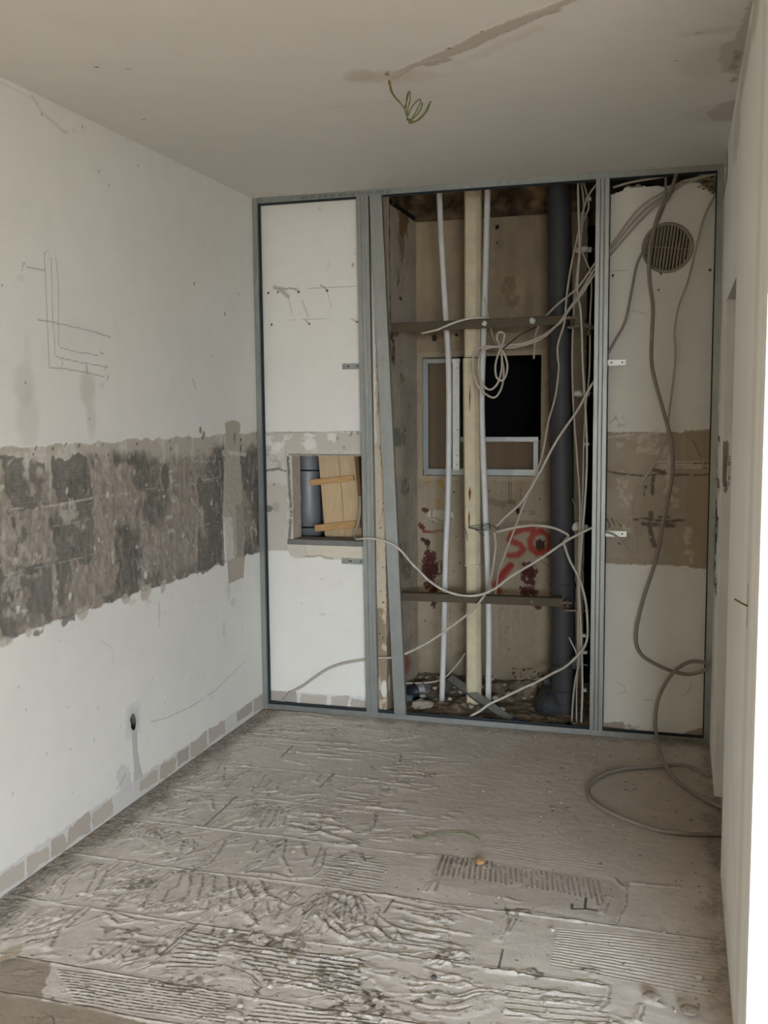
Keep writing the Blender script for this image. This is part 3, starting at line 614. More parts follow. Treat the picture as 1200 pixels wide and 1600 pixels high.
# ---- right wall (plane x = W) with the doorway; u = y, v = z
DY0, DY1, DZ = -1.335, -.632, 1.955
def R2(u, v): p = PX(u, v, W); return (p.y, p.z)
YC = -2.60
cr = Canvas(YC, .06, 0, H, .005, (240, 238, 232)); cr.mott(.03, .4, 111, stretch=(1, .25)); cr.mott(.01, .05, 112)
cr.stroke([(-2.50, 0), (-2.50, H)], .004, (170, 162, 148), a=.5); cr.stroke([(-2.30, 0), (-2.29, H)], .06, (214, 208, 196), a=.5, soft=.8)
w = cr.win(-.5, .06, .75, 1.42); mm = sstep(.42, .5, fbm(cr.U[w]*.3, cr.V[w], .05, 4, 5))*sstep(-.34, -.24, cr.U[w]+(fbm(cr.U[w]*.2, cr.V[w], .06, 3, 6)-.5)*.25)
cr.put(w, mm, (112, 100, 84), 0); cr.h[w] -= mm*.012*fbm(cr.U[w], cr.V[w], .03, 3, 7)
cr.stroke([(-.12, 2.5), (-.10, 1.4), (-.14, .3)], .03, (150, 140, 124), a=.5, rag=.03, breakup=.3)
w = cr.win(-.40, .06, 2.45, 2.6); cr.put(w, sstep(.45, .55, fbm(cr.U[w], cr.V[w], .05, 3, 8)), (150, 138, 120), 0)
c_ = (-1.05, 2.42); cr.blob((-1.7, 2.53), .45, .05, (196, 186, 170), a=.6, rag=.6, rs=.15, soft=.4); cr.blob((-1.1, 2.45), .2, .08, (204, 194, 178), a=.6, rag=.6, rs=.1, soft=.4)
cr.stroke([(-1.75, .62), (-2.0, .42), (-2.2, .30)], .0025, (130, 124, 114), a=.6); cr.stroke([(-1.6, .85), (-1.78, .58)], .0025, (140, 134, 124), a=.5)
sl = R2(1168, 945)
cr.stroke([(sl[0]+.003, sl[1]-.045), (sl[0]-.004, sl[1]+.045)], .007, (24, 22, 20), a=1, rag=.002)
cr.hole |= (cr.U > DY0) & (cr.U < DY1) & (cr.V < DZ)
w = cr.win(sl[0]-.012, sl[0]+.012, sl[1]-.035, sl[1]+.035); cr.hole[w] |= np.abs(cr.U[w]-sl[0]) < .005
cr.build('wall_right', lambda U, V, h: (W-h, U, V), M_wall, flip=True)
TH = .14
cj = Canvas(W, W+TH, 0, DZ, .005, (240, 237, 230)); cj.mott(.03, .1, 8)
q = lambda u, v: (P(u, v, DY1).x, P(u, v, DY1).z)
cj.poly([q(1128, 690), q(1137, 688), q(1139, 692), q(1138, 730), q(1136, 770), q(1133, 772), q(1128, 755), q(1122, 745)], color=(150, 142, 128), rag=.003, dh=-.002, seed=2)
for i in range(3):
    for j in range(11): cj.blob((W+.012+i*.012, 1.36-j*.011), .003, .0036, (56, 50, 42), a=.9, rag=.1)
cj.build('door_1_far_reveal', lambda U, V, h: (U, DY1-h, V), M_wall)
struct('door_1_reveal', MB().box((W+.001, DY0-.03, 0), (W+TH, DY0-.0008, DZ)).box((W+.001, DY0-.03, DZ+.0008), (W+TH, DY1+.05, DZ+.05)), M_plain)
struct('wall_right_core', MB().box((W+.006, YC+.01, 0), (W+TH, DY0-.001, H)).box((W+.02, DY1+.001, 0), (W+TH, .3, H)).box((W+.02, DY0, DZ+.001), (W+TH, DY1, H)), M_plain)
struct('wall_side_room', MB().box((W+1.4, -2.5, 0), (W+1.45, .3, H)).box((W+TH, .25, 0), (W+1.4, .3, H)), M_plain)
# the bright wall face that returns to the right at the near corner
crt = Canvas(W, 4.7, 0, H, .01, (238, 238, 236)); crt.mott(.01, .3, 5); 
crt.stroke([(W+.012, 1.86), (W+.4, 1.86)], .0015, (190, 186, 180), a=.7)
for k in range(8): crt.stroke([(W+.01+rnd.uniform(0, .03), .2+k*.1), (W+.03+rnd.uniform(0, .02), .21+k*.1)], .001, (190, 188, 184), a=.6)
crt.build('wall_return', lambda U, V, h: (U, YC-h, V), M_ret)
struct('wall_return_core', MB().box((W+.006, YC+.004, 0), (4.7, YC+.12, H)), M_plain)
# rear part of the room, behind the camera, with the window the daylight comes through
struct('wall_rear', MB().box((-.1, WY-.2, 0), (WX0, WY, H)).box((WX1, WY-.2, 0), (4.8, WY, H)).box((WX0, WY-.2, 0), (WX1, WY, WZ0)).box((WX0, WY-.2, WZ1), (WX1, WY, H)), M_plain)
struct('wall_far_right', MB().box((4.7, WY, 0), (4.8, YC+.1, H)), M_plain)
struct('floor_rear', MB().box((-.1, WY-.1, -.1), (4.8, -2.89, -.004)).box((W-.02, -2.9, -.1), (4.8, .3, -.003)).box((-.14, -3.0, -.3), (W+.1, 1.8, -.06)), M_rfloor)

# ---- floor; u = x, v = y
def F2(u, v): p = PZ(u, v, 0.0); return (p.x, p.y)
FC = lambda x, y: F2(*TC(x, y)); FD = lambda x, y: F2(*TD(x, y))
fl = Canvas(0, W+.02, -2.92, .10, .0026, (202, 193, 183), resv=.003)
fl.mott(.05, .5, 121); fl.mott(.05, .08, 122); fl.mott(.04, .012, 123)
fl.h += (fbm(fl.U, fl.V, .35, 3, 124)-.5)*.010+(fbm(fl.U, fl.V, .05, 4, 125)-.5)*.004+(1-np.abs(fbm(fl.U*.8, fl.V*1.5, .10, 4, 126)-.5)*7).clip(0, 1)*.0009
fl.blob((1.75, -.75), .75, .75, (170, 152, 132), a=.5, soft=.6, rag=.3, rs=.3, seed=3)  # brown dusty tone, with some of the floor's shade painted in
fl.blob((1.65, -2.25), .55, .33, (216, 210, 202), a=.6, soft=.6, rag=.4, rs=.2, seed=5)
GR = (128, 119, 108); DK = (96, 93, 86); LT = (206, 198, 188)
def ridge(pts, wd=.008, hh=.005, seed=0, a=.55):
    """one raised ridge of adhesive with a scraped crumbly flank, its thin shadow painted darker"""
    fl.stroke(pts, wd*1.25, None, dh=hh*.9, soft=.95, rag=wd*.6, rs=.03, seed=seed)
    o = [(x+wd*.9, y+wd*.5) for x, y in pts]
    fl.stroke(o, wd*.5, GR, a=a*.75, dh=-hh*.55, soft=.8, rag=wd*.45, rs=.015, breakup=.36, seed=seed+1)  # shadow along one flank, painted as a broken darker line
def smear(x0, x1, y0, y1, ang, seed, amp=.004, dens=.50, line=.75):
    w = fl.win(x0, x1, y0, y1); U = fl.U[w]; V = fl.V[w]
    wx = (fbm(U, V, .22, 3, seed)-.5)*.22; wy = (fbm(U, V, .22, 3, seed+1)-.5)*.22
    ca, sa = math.cos(ang), math.sin(ang); a_ = (U+wx)*ca+(V+wy)*sa; b_ = -(U+wx)*sa+(V+wy)*ca
    r = fbm(a_*.22, b_, .030, 3, seed+2); g = fbm(U, V, .013, 3, seed+3)
    edge = np.minimum(np.minimum(U-x0, x1-U), np.minimum(V-y0, y1-V)); em = sstep(0, .04, edge+(fbm(U, V, .06, 3, seed+4)-.5)*.06)
    pm = em*sstep(dens-.06, dens+.06, fbm(U, V, .14, 3, seed+5))
    st = sstep(.47, .53, r); fl.h[w] += pm*st*amp
    ln = np.exp(-((r-.475)/.020)**2)*sstep(.40, .52, g)*pm
    fl.put(w, ln*line, (112, 104, 94), 0); fl.h[w] -= ln*.0022
    cr_ = pm*sstep(.60, .68, g)*sstep(.3, .5, st+.25); fl.put(w, cr_*.35, (128, 119, 108), 0); fl.h[w] += (g-.5)*.0022*pm
for q_ in [(.05, .62, -2.08, -1.78, 1.15, 1), (.60, 1.15, -2.08, -1.78, 1.5, 2), (1.1, 1.55, -2.12, -1.78, .15, 3), (.12, .7, -2.39, -2.1, .9, 4), (.7, 1.3, -2.39, -2.1, .3, 5), (.06, .6, -1.76, -1.45, .9, 6), (.55, 1.1, -1.76, -1.45, 1.3, 7),
           (.08, .5, -1.44, -1.13, .7, 8), (.45, .85, -1.44, -1.13, 1.1, 9), (.8, 1.3, -1.44, -1.13, .1, 10), (.06, .55, -1.12, -.81, .8, 11), (.5, 1.1, -1.12, -.81, .3, 12), (.05, 1.1, -.80, -.48, .1, 13), (.05, .9, -.47, -.12, .08, 14), (1.2, 2.0, -2.6, -2.15, .1, 15), (.3, 1.2, -2.7, -2.4, .2, 16)]:
    smear(*q_[:5], 600+q_[5]*7, dens=.44 if q_[5] < 10 else .52)
# joint lines of the old tiles
for k, (y, x0, x1) in enumerate([(-1.765, 0, 2.2), (-2.09, .05, 1.9), (-2.395, .2, 2.1), (-2.555, .3, 1.4), (-1.44, .03, 1.35), (-1.125, .05, 1.2), (-.80, 0, 1.1), (-.475, 0, 1.1)]):
    pts = [(x0+(x1-x0)*i/14, y+rnd.uniform(-.003, .003)) for i in range(15)]
    fl.stroke(pts, .0028, (98, 90, 80), a=.85, dh=-.003, rag=.002, rs=.05, breakup=.33, seed=k)
    fl.stroke([(p[0], p[1]-.006) for p in pts], .004, LT, a=.45, dh=.0018, rag=.003, rs=.05, breakup=.42, seed=k+9)
    ridge(pts, .006, .003, seed=200+k, a=.4)
fl.stroke([F2(370, 1245), F2(320, 1290)], .004, (190, 178, 162), dh=.002)
for pts in [[(1200, 650), (1230, 610)], [(740, 290), (640, 380)], [(1045, 215), (1000, 260)], [(915, 130), (880, 165)], [(620, 685), (500, 780)]]: fl.stroke([FC(*p) for p in pts], .004, (112, 102, 92), a=.7, dh=-.002)
fl.stroke([FD(490, 655), FD(478, 708)], .003, (96, 88, 78), a=.8, dh=-.002)
# comb marks of the notched trowel
def comb(quad, n, seed=0, wd=.0035, hh=.003, dark=.6, brk=.45, col_=DK):
    """n parallel grooves between edge a-b and edge d-c of a quadrilateral given in floor points"""
    a, b, c, d = quad; r = random.Random(seed)
    for i in range(n):
        t = (i+.5)/n; p = (a[0]+(d[0]-a[0])*t, a[1]+(d[1]-a[1])*t); q_ = (b[0]+(c[0]-b[0])*t, b[1]+(c[1]-b[1])*t)
        m_ = [(p[0]+(q_[0]-p[0])*s_/6, p[1]+(q_[1]-p[1])*s_/6+r.uniform(-.0012, .0012)) for s_ in range(7)]
        fl.stroke(m_, wd, col_, a=dark, dh=-hh, soft=.5, rag=wd*.3, rs=.01, breakup=brk, seed=seed+i)
        o = [(x, y-wd*2.0) for x, y in m_]
        fl.stroke(o, wd*.8, None, dh=hh*.6, soft=.8, seed=seed+i)
def cq(f, *p): return [f(*x) for x in p]
comb(cq(FC, (590, 700), (700, 725), (660, 830), (520, 825)), 9, 1, brk=.34, dark=.85)
comb(cq(FC, (700, 730), (1130, 790), (1040, 905), (830, 870)), 9, 2, brk=.36, dark=.85)
comb(cq(FC, (180, 825), (720, 895), (700, 1000), (240, 930)), 11, 3, brk=.47, dark=.8, wd=.003)
comb(cq(FC, (1060, 460), (1210, 470), (1180, 600), (1000, 560)), 12, 4, dark=.45, brk=.30, wd=.0026, hh=.002)
comb(cq(FC, (820, 930), (1190, 970), (1190, 1030), (760, 990)), 5, 5, dark=.7, brk=.45)
comb(cq(FD, (30, 395), (190, 420), (165, 500), (0, 475)), 11, 6, dark=.4, brk=.3, wd=.0026, hh=.002)
comb(cq(FD, (440, 350), (590, 370), (585, 430), (450, 400)), 7, 7, dark=.5, brk=.35, wd=.0026)
comb(cq(FD, (590, 385), (770, 405), (760, 450), (590, 425)), 6, 8, dark=.35, brk=.3, wd=.0024)
comb(cq(FD, (640, 600), (1080, 640), (1060, 790), (620, 700)), 15, 9, dark=.28, brk=.3, wd=.003, hh=.0022, col_=(110, 102, 92))
comb(cq(FD, (0, 660), (120, 680), (90, 780), (0, 760)), 9, 10, dark=.8, brk=.35)
comb(cq(FD, (500, 740), (780, 780), (760, 857), (500, 840)), 6, 11, dark=.35, brk=.45, col_=(110, 102, 92))
def combv(f, x0, x1, n, ya, yb, sl_, seed, dark=.5, wd=.0036, hh=.0035):
    r = random.Random(seed)
    for i in range(n):
        x = x0+(x1-x0)*i/(n-1); y0 = ya[0]+(ya[1]-ya[0])*i/(n-1); y1 = yb[0]+(yb[1]-yb[0])*i/(n-1)
        s_ = sl_[0]+(sl_[1]-sl_[0])*i/(n-1)
        pts = [f(x+s_*t, y0+(y1-y0)*t+r.uniform(-2, 2)) for t in (0, .33, .66, 1-.1*r.random())]
        fl.stroke(pts, wd, (108, 98, 88), a=dark, dh=-hh, soft=.5, rag=.001, breakup=.38, rs=.025, seed=seed+i)
        fl.stroke([(p[0]-wd*2, p[1]) for p in pts], wd, None, dh=hh, soft=.8, seed=seed+i)
combv(FD, 325, 470, 12, (410, 428), (460, 476), (-14, 0), 300, dark=.6)
combv(FD, 482, 620, 11, (432, 450), (480, 500), (2, 4), 320, dark=.4)
combv(FD, 632, 745, 9, (455, 472), (500, 530), (6, 12), 340, dark=.35)
combv(FD, 330, 460, 11, (405, 420), (425, 440), (-6, 2), 360, dark=.7)
fl.poly(cq(FD, (320, 400), (820, 478), (800, 575), (560, 545), (290, 470)), color=(132, 122, 110), a=.22, rag=.02)
# traced ridges and swirls
fans = [
 (FC, [[(685, 190), (670, 215), (600, 250)], [(700, 195), (695, 240), (650, 245)], [(640, 210), (600, 225)], [(810, 215), (780, 235), (735, 262)], [(825, 225), (800, 255)], [(870, 250), (855, 272), (830, 275)], [(780, 205), (740, 225), (700, 262)], [(840, 240), (820, 262), (800, 268)], [(700, 195), (780, 192)], [(720, 235), (690, 265)]]),
 (FC, [[(655, 290), (600, 305), (560, 315)], [(745, 290), (720, 300), (700, 318)], [(510, 290), (470, 325)], [(540, 330), (490, 345)], [(660, 300), (665, 330)], [(600, 330), (560, 350)], [(480, 300), (430, 340)]]),
 (FC, [[(775, 320), (745, 345)], [(800, 318), (770, 355)], [(830, 310), (805, 345), (780, 365)], [(845, 318), (825, 350), (805, 385)], [(868, 320), (850, 355), (830, 385)], [(880, 330), (870, 360), (850, 385)], [(820, 340), (760, 385), (735, 385)], [(890, 345), (880, 380)]]),
 (FC, [[(900, 350), (1000, 358), (1060, 362)], [(905, 370), (960, 380), (1060, 385)], [(910, 390), (1000, 400), (1090, 395)], [(1170, 345), (1165, 380), (1150, 400)], [(1125, 425), (1110, 440), (1070, 435)], [(940, 340), (1040, 348)]]),
 (FC, [[(430, 370), (400, 400), (370, 420)], [(480, 400), (495, 415)], [(460, 395), (440, 420)], [(570, 430), (560, 455)], [(600, 425), (600, 450)], [(520, 430), (480, 445), (425, 460)], [(700, 428), (680, 460), (650, 495), (610, 508)], [(800, 430), (780, 460)], [(400, 425), (350, 450)]]),
 (FC, [[(890, 430), (880, 480), (905, 530)], [(890, 430), (850, 455), (825, 490)], [(940, 435), (950, 475)], [(1000, 445), (985, 480), (970, 510)], [(1010, 460), (1000, 510), (970, 540), (920, 545)], [(870, 432), (840, 445)], [(960, 440), (930, 445)], [(760, 525), (850, 530), (900, 545)]]),
 (FC, [[(250, 490), (200, 510), (170, 545), (140, 595)], [(270, 500), (220, 530), (180, 580)], [(370, 495), (330, 525)], [(300, 510), (290, 540), (260, 590)], [(330, 520), (310, 560), (285, 595)], [(420, 495), (380, 520), (340, 540)], [(150, 520), (120, 560)]]),
 (FC, [[(490, 520), (440, 550), (345, 570), (330, 580)], [(455, 560), (400, 580), (360, 580)], [(530, 530), (480, 570), (420, 610)], [(440, 545), (380, 545)], [(500, 555), (460, 590), (440, 640)], [(400, 590), (340, 640)]]),
 (FC, [[(560, 535), (545, 570), (520, 580), (500, 620)], [(590, 535), (585, 580), (560, 620), (480, 640)], [(630, 535), (625, 570), (610, 615)], [(665, 540), (660, 590), (640, 640), (560, 650)], [(685, 615), (680, 650), (650, 680)], [(710, 540), (715, 590), (710, 635)], [(740, 550), (735, 580), (750, 615)], [(770, 570), (790, 605)], [(610, 630), (580, 650), (520, 655)]]),
 (FC, [[(790, 620), (780, 655), (800, 680)], [(830, 620), (835, 655)], [(860, 620), (870, 645), (850, 675)], [(810, 550), (830, 600), (900, 630), (935, 610)], [(760, 650), (800, 690)], [(900, 590), (930, 600)]]),
 (FC, [[(1020, 575), (1000, 620), (960, 660), (930, 710)], [(990, 600), (940, 640)], [(1000, 650), (1020, 700), (1090, 740)], [(1060, 590), (1040, 630), (1050, 680)], [(1080, 600), (1070, 640), (1065, 680)], [(1100, 600), (1110, 640), (1100, 690), (1080, 720)], [(1120, 610), (1135, 650), (1130, 680)], [(1140, 600), (1170, 620)], [(1100, 700), (1160, 745)], [(1180, 640), (1165, 700), (1200, 720)], [(1150, 720), (1175, 745)]]),
 (FC, [[(80, 640), (30, 660), (0, 680)], [(105, 655), (70, 690), (20, 720)], [(125, 655), (80, 710)], [(190, 640), (180, 670)], [(240, 645), (180, 700), (150, 760)], [(270, 640), (200, 700)], [(60, 655), (10, 700)]]),
 (FC, [[(330, 660), (360, 685), (410, 680)], [(310, 700), (370, 705), (430, 720), (520, 735)], [(300, 740), (360, 742), (480, 765), (490, 790)], [(350, 650), (420, 675), (480, 680)], [(600, 695), (560, 740), (515, 780)], [(570, 695), (540, 740)], [(280, 765), (270, 785)], [(305, 770), (310, 785)], [(370, 770), (330, 800)], [(375, 785), (380, 805)], [(400, 740), (480, 750)]]),
 (FC, [[(830, 70), (900, 65), (1000, 75)], [(870, 85), (960, 90)], [(780, 90), (860, 95)], [(930, 35), (1010, 45)], [(650, 130), (740, 125), (830, 120)], [(870, 110), (960, 118), (1110, 125)], [(930, 150), (1060, 160)], [(760, 140), (690, 165), (640, 175)], [(1000, 165), (1100, 172)], [(880, 22), (960, 28), (1040, 40)]]),
 (FC, [[(945, 225), (925, 240)], [(1000, 220), (985, 240), (995, 245)], [(1040, 220), (1020, 245)], [(890, 270), (880, 280)], [(1050, 290), (1120, 300)], [(1060, 320), (1190, 325)], [(1060, 270), (1150, 280)]]),
 (FD, [[(0, 430), (60, 440)], [(0, 345), (60, 360), (100, 375)], [(45, 265), (130, 275), (220, 285)], [(150, 300), (140, 330), (120, 345)], [(0, 300), (60, 320)], [(20, 375), (90, 380)], [(125, 200), (180, 210), (240, 215)], [(215, 135), (210, 155)], [(0, 120), (90, 118)], [(260, 180), (300, 190)], [(40, 280), (150, 290)], [(0, 320), (80, 340)]]),
 (FD, [[(170, 510), (260, 530), (360, 545)], [(190, 530), (280, 550), (410, 550)], [(200, 550), (300, 560), (350, 580)], [(220, 580), (300, 600), (400, 615)], [(200, 620), (290, 630), (370, 650)], [(180, 640), (280, 650), (390, 670)], [(240, 560), (330, 590)], [(150, 565), (200, 600), (215, 630)], [(140, 580), (170, 620), (190, 635)], [(500, 565), (495, 600), (475, 630)], [(525, 570), (500, 610)], [(205, 600), (300, 620)]]),
 (FD, [[(20, 515), (10, 560), (50, 600)], [(60, 540), (30, 560), (70, 630)], [(90, 530), (105, 570)], [(50, 530), (45, 580)], [(75, 545), (80, 590), (60, 610)], [(0, 580), (60, 625)], [(30, 510), (80, 520)]]),
 (FD, [[(285, 690), (330, 680), (380, 665)], [(310, 700), (360, 680)], [(520, 720), (570, 715)], [(690, 710), (740, 715), (735, 725)], [(450, 710), (520, 718)], [(550, 760), (700, 780)], [(500, 820), (580, 835)], [(600, 790), (720, 800)], [(770, 760), (765, 800), (740, 820)], [(860, 810), (850, 850)], [(690, 745), (740, 748)], [(880, 790), (915, 805)], [(980, 820), (1010, 815)]]),
 (FD, [[(295, 480), (280, 500)], [(310, 478), (300, 500)], [(335, 300), (350, 305)], [(355, 290), (375, 292)], [(500, 520), (530, 528)], [(820, 480), (815, 540), (790, 590)], [(770, 520), (755, 560)], [(735, 510), (740, 540)], [(260, 405), (320, 410)], [(490, 555), (580, 560), (690, 580)], [(840, 480), (960, 490)], [(790, 470), (810, 490)]])]
k = 0
for f, strokes in fans:
    for pts in strokes:
        k += 1
        ridge([f(*p) for p in pts], rnd.uniform(.006, .0095), rnd.uniform(.0045, .0075), seed=400+k*3, a=.75)
# finer untraced ridges between them, tile by tile
for (x0, x1, y0, y1, ang, n) in [(.1, 1.0, -2.08, -1.78, 1.2, 26), (.2, 1.2, -2.38, -2.12, .7, 22), (.1, 1.1, -1.75, -1.46, 1.0, 22), (.1, .9, -1.42, -1.14, 1.1, 20), (.1, .8, -1.1, -.82, .8, 16), (.1, 1.0, -.78, -.1, .1, 26),
                                 (1.0, 1.5, -2.2, -1.8, .1, 16), (.8, 1.4, -1.4, -.5, .1, 26), (1.2, 2.0, -2.5, -2.1, .1, 18)]:
    for i in range(n):
        cx, cy = rnd.uniform(x0, x1), rnd.uniform(y0, y1); an = ang+rnd.uniform(-.5, .5); L_ = rnd.uniform(.02, .07); bx = rnd.uniform(-.015, .015)
        ridge([(cx-math.cos(an)*L_, cy-math.sin(an)*L_), (cx+bx, cy), (cx+math.cos(an)*L_, cy+math.sin(an)*L_)], rnd.uniform(.004, .007), rnd.uniform(.002, .0045), seed=900+i, a=.5)
# crumbly dirt: along the walls, along the bottom track, in pockets
def crumb(w, m, amp=.010, col_=(126, 118, 107)):
    n = fbm(fl.U[w], fl.V[w], .012, 3, 131); m = np.clip(m, 0, 1)
    fl.c[w] = fl.c[w]*(1-m[..., None]*.8)+(np.array(col_)*(.65+.7*n[..., None]))*m[..., None]*.8
    fl.h[w] += m*(n-.35)*amp
w = fl.win(0, .22, -2.92, .0); crumb(w, (1-sstep(.05, .15, fl.U[w]+(fbm(fl.U[w], fl.V[w], .10, 3, 132)-.5)*.12)))
w = fl.win(W-.20, W+.02, -2.6, .0); crumb(w, .75*sstep(W-.07, W+.0, fl.U[w]+(fbm(fl.U[w], fl.V[w], .08, 3, 133)-.5)*.10)*sstep(.3, .6, 1-fl.V[w]*0), col_=(140, 129, 114))
w = fl.win(0, W, -.14, .1); crumb(w, sstep(-.10, -.01, fl.V[w]+(fbm(fl.U[w], fl.V[w], .05, 3, 134)-.5)*.1)*.6, amp=.006, col_=(126, 114, 98))
for (f, x, y, r_) in [(FC, 590, 520, .05), (FC, 440, 565, .05), (FC, 600, 880, .07), (FC, 770, 720, .09), (FC, 900, 740, .08), (FD, 340, 680, .05), (FD, 555, 722, .04), (FD, 215, 725, .03), (FD, 300, 785, .05), (FD, 100, 790, .07), (FC, 1130, 940, .09), (FC, 480, 770, .05), (FD, 530, 555, .05), (FC, 990, 665, .03),
                      (FD, 220, 205, .04), (FD, 290, 188, .04), (FC, 380, 715, .05), (FC, 90, 600, .04), (FC, 970, 375, .04), (FD, 715, 715, .03), (FD, 110, 60, .03), (FD, 205, 65, .03)]:
    c_ = f(x, y); w = fl.win(c_[0]-r_*2, c_[0]+r_*2, c_[1]-r_*1.5, c_[1]+r_*1.5)
    D = np.hypot((fl.U[w]-c_[0])/1.5, fl.V[w]-c_[1])/r_+(fbm(fl.U[w], fl.V[w], .03, 3, 135)-.5)*1.6
    crumb(w, (1-sstep(.5, .8, D))*sstep(.45, .6, fbm(fl.U[w], fl.V[w], .016, 2, 136)))
for k in range(500):
    fl.blob((rnd.uniform(.05, 2.2), rnd.uniform(-2.7, -.02)), rnd.uniform(.002, .006), rnd.uniform(.002, .005), rnd.choice([(92, 86, 76), (110, 100, 88), (190, 180, 166)]), a=.8, dh=rnd.uniform(0, .003), seed=k)
for k in range(40):
    p = FD(rnd.uniform(560, 1040), rnd.uniform(60, 330)); fl.blob(p, rnd.uniform(.004, .010), rnd.uniform(.003, .007), (92, 80, 66), a=.7, seed=k, rag=.5)
fl.stroke(cq(FD, (675, 535), (675, 548), (710, 548), (712, 518)), .004, (60, 60, 56), a=.8, dh=-.002); fl.stroke(cq(FD, (712, 548), (740, 553)), .006, (74, 70, 62), a=.7)
fl.poly(cq(FC, (-60, 800), (60, 792), (160, 808), (130, 925), (280, 945), (460, 1000), (300, 1100), (-60, 1100)), color=(136, 124, 106), a=.7, rag=.01)
fl.h = (fl.h-fl.h.mean())*.62
fl.build('floor', lambda U, V, h: (U, V, h), M_floor)

# ================================================================== THINGS
# ---- metal framing of the new partition
UDP = [(.0265, 0), (0, 0), (0, .028), (.0195, .028)]
M_shade_strip = newmat('dark_shade_strip', (44, 50, 52), .8, nscale=60, namt=.15)
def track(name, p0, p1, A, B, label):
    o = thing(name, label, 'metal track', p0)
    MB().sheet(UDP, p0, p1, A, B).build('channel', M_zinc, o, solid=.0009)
    MB().sheet([(0, .0295), (.0315, .0295), (.0315, .034), (0, .034)], p0, p1, A, B).build('shade_strip', M_shade_strip, o)  # added dark strip: paints the shadow line inside the track edge
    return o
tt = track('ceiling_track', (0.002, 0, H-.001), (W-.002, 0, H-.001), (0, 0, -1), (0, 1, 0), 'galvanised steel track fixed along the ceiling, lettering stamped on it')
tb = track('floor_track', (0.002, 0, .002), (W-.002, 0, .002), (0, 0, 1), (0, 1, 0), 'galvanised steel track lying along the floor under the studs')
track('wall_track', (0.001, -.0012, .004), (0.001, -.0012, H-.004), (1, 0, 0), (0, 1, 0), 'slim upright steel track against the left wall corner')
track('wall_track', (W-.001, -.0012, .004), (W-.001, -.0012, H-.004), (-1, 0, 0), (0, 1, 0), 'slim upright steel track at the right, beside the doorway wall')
def stud(p0, p1, label, groove=True, yaw=0):
    o = thing('metal_stud', label, 'metal stud', p0)
    if groove: pr = [(-.024, .026), (-.030, .026), (-.030, .001), (-.029, 0), (-.012, 0), (-.009, .0022), (-.006, .0004), (.006, .0004), (.009, .0022), (.012, 0), (.029, 0), (.030, .001), (.030, .026), (.024, .026)]
    else: pr = [(-.024, .026), (-.030, .026), (-.030, 0), (.030, 0), (.030, .026), (.024, .026)]
    MB().sheet(pr, p0, p1, (1, 0, 0), (0, 1, 0)).build('channel', M_zinc, o, solid=.0009)
    return o
sy = .0018
a = P(565.8, 316, sy); b = P(581.2, 1100, sy)
stud((b.x, sy, .004), (a.x, sy, H-.004), 'upright grooved steel stud left of the leaning stud, box opening behind it')
a = P(586.5, 316, sy+.004); b = P(625.5, 1110, sy+.004)
stud((b.x, sy+.0015, .004), (a.x, sy+.0015, H-.004), 'plain steel stud leaning to the left at its top', groove=False)
a = P(941.8, 300, sy); b = P(931.5, 1100, sy)
stud((b.x, sy, .004), (a.x, sy, H-.004), 'bright grooved steel stud between the pipe shaft and the vent panel')
def lettering(parent, txt, loc, size, rot, name='stamped_lettering'):
    cu = bpy.data.curves.new(name, 'FONT'); cu.body = txt; cu.size = size; cu.extrude = .0002; cu.align_x = 'LEFT'; cu.align_y = 'CENTER'; cu.space_character = 1.15
    t = bpy.data.objects.new(name, cu); COL.objects.link(t)
    bpy.context.view_layer.update(); me = bpy.data.meshes.new_from_object(t.evaluated_get(bpy.context.evaluated_depsgraph_get()))
    bpy.data.objects.remove(t); me.materials.clear(); me.materials.append(M_ink)
    o = bpy.data.objects.new(name, me); COL.objects.link(o); o.parent = parent; o.location = Vector(loc)-parent_loc(parent); o.rotation_euler = rot
    return o
# read from the ceiling down: the stamp is upside down
lettering(tt, 'CC 0322 1321 CC  EN 14195  UD 28-27  GK 4500', (.72, -.0009, H-.014), .019, (math.pi/2, math.pi, 0))
lettering(tb, 'CC EN 14195  UD 28-27', (2.16, -.0009, .015), .016, (math.pi/2, math.pi, 0))

# ---- direct hangers holding the studs to the wall
def hanger(u0, u1, v0, v1, holes, label, side, light=False):
    a = P(u0, (v0+v1)/2, BY-.004); b = P(u1, (v0+v1)/2, BY-.004); hz = (P(u0, v0, BY).z-P(u0, v1, BY).z)/2
    cx, cz = (a.x+b.x)/2, (a.z+b.z)/2; o = thing('direct_hanger', label, 'bracket', (cx, BY, cz))
    y = BY-.006
    m = MB().box((a.x, y-.0012, cz-hz), (b.x, y, cz+hz))
    m.box((a.x, y-.0035, cz+hz-.0015), (b.x, y, cz+hz)).box((a.x, y-.0035, cz-hz), (b.x, y, cz-hz+.0015))
    m.box((a.x, y, cz-hz), (a.x+.002, BY, cz+hz)).box((b.x-.002, y, cz-hz), (b.x, BY, cz+hz))
    e = b.x if side > 0 else a.x; m.box((min(e, e+side*.03), y-.0012, cz-hz*.8), (max(e, e+side*.03), y, cz+hz*.8))
    m.box((min(e+side*.028, e+side*.03), .03, cz-hz*.8), (max(e+side*.028, e+side*.03), y, cz+hz*.8))
    m.build('bracket_plate', M_zinc if not light else M_bright, o)
    for hu in holes:
        h = MB(); disc(h, (a.x+(b.x-a.x)*hu, y-.0013, cz), hz*.28, (0, -1, 0), depth=.0003); h.build('screw_hole', M_hole, o)
M_bright = newmat('bright_zinc', (222, 224, 216), .35, metal=.4, nscale=40, namt=.1, spec=.5)
hanger(535, 562, 568, 577, (.35, .88), 'upper steel bracket left of the grooved left stud, above the box opening', 1)
hanger(534, 567, 872.5, 881, (.38, .46, .9), 'lower steel bracket left of the grooved left stud, below the box opening', 1)
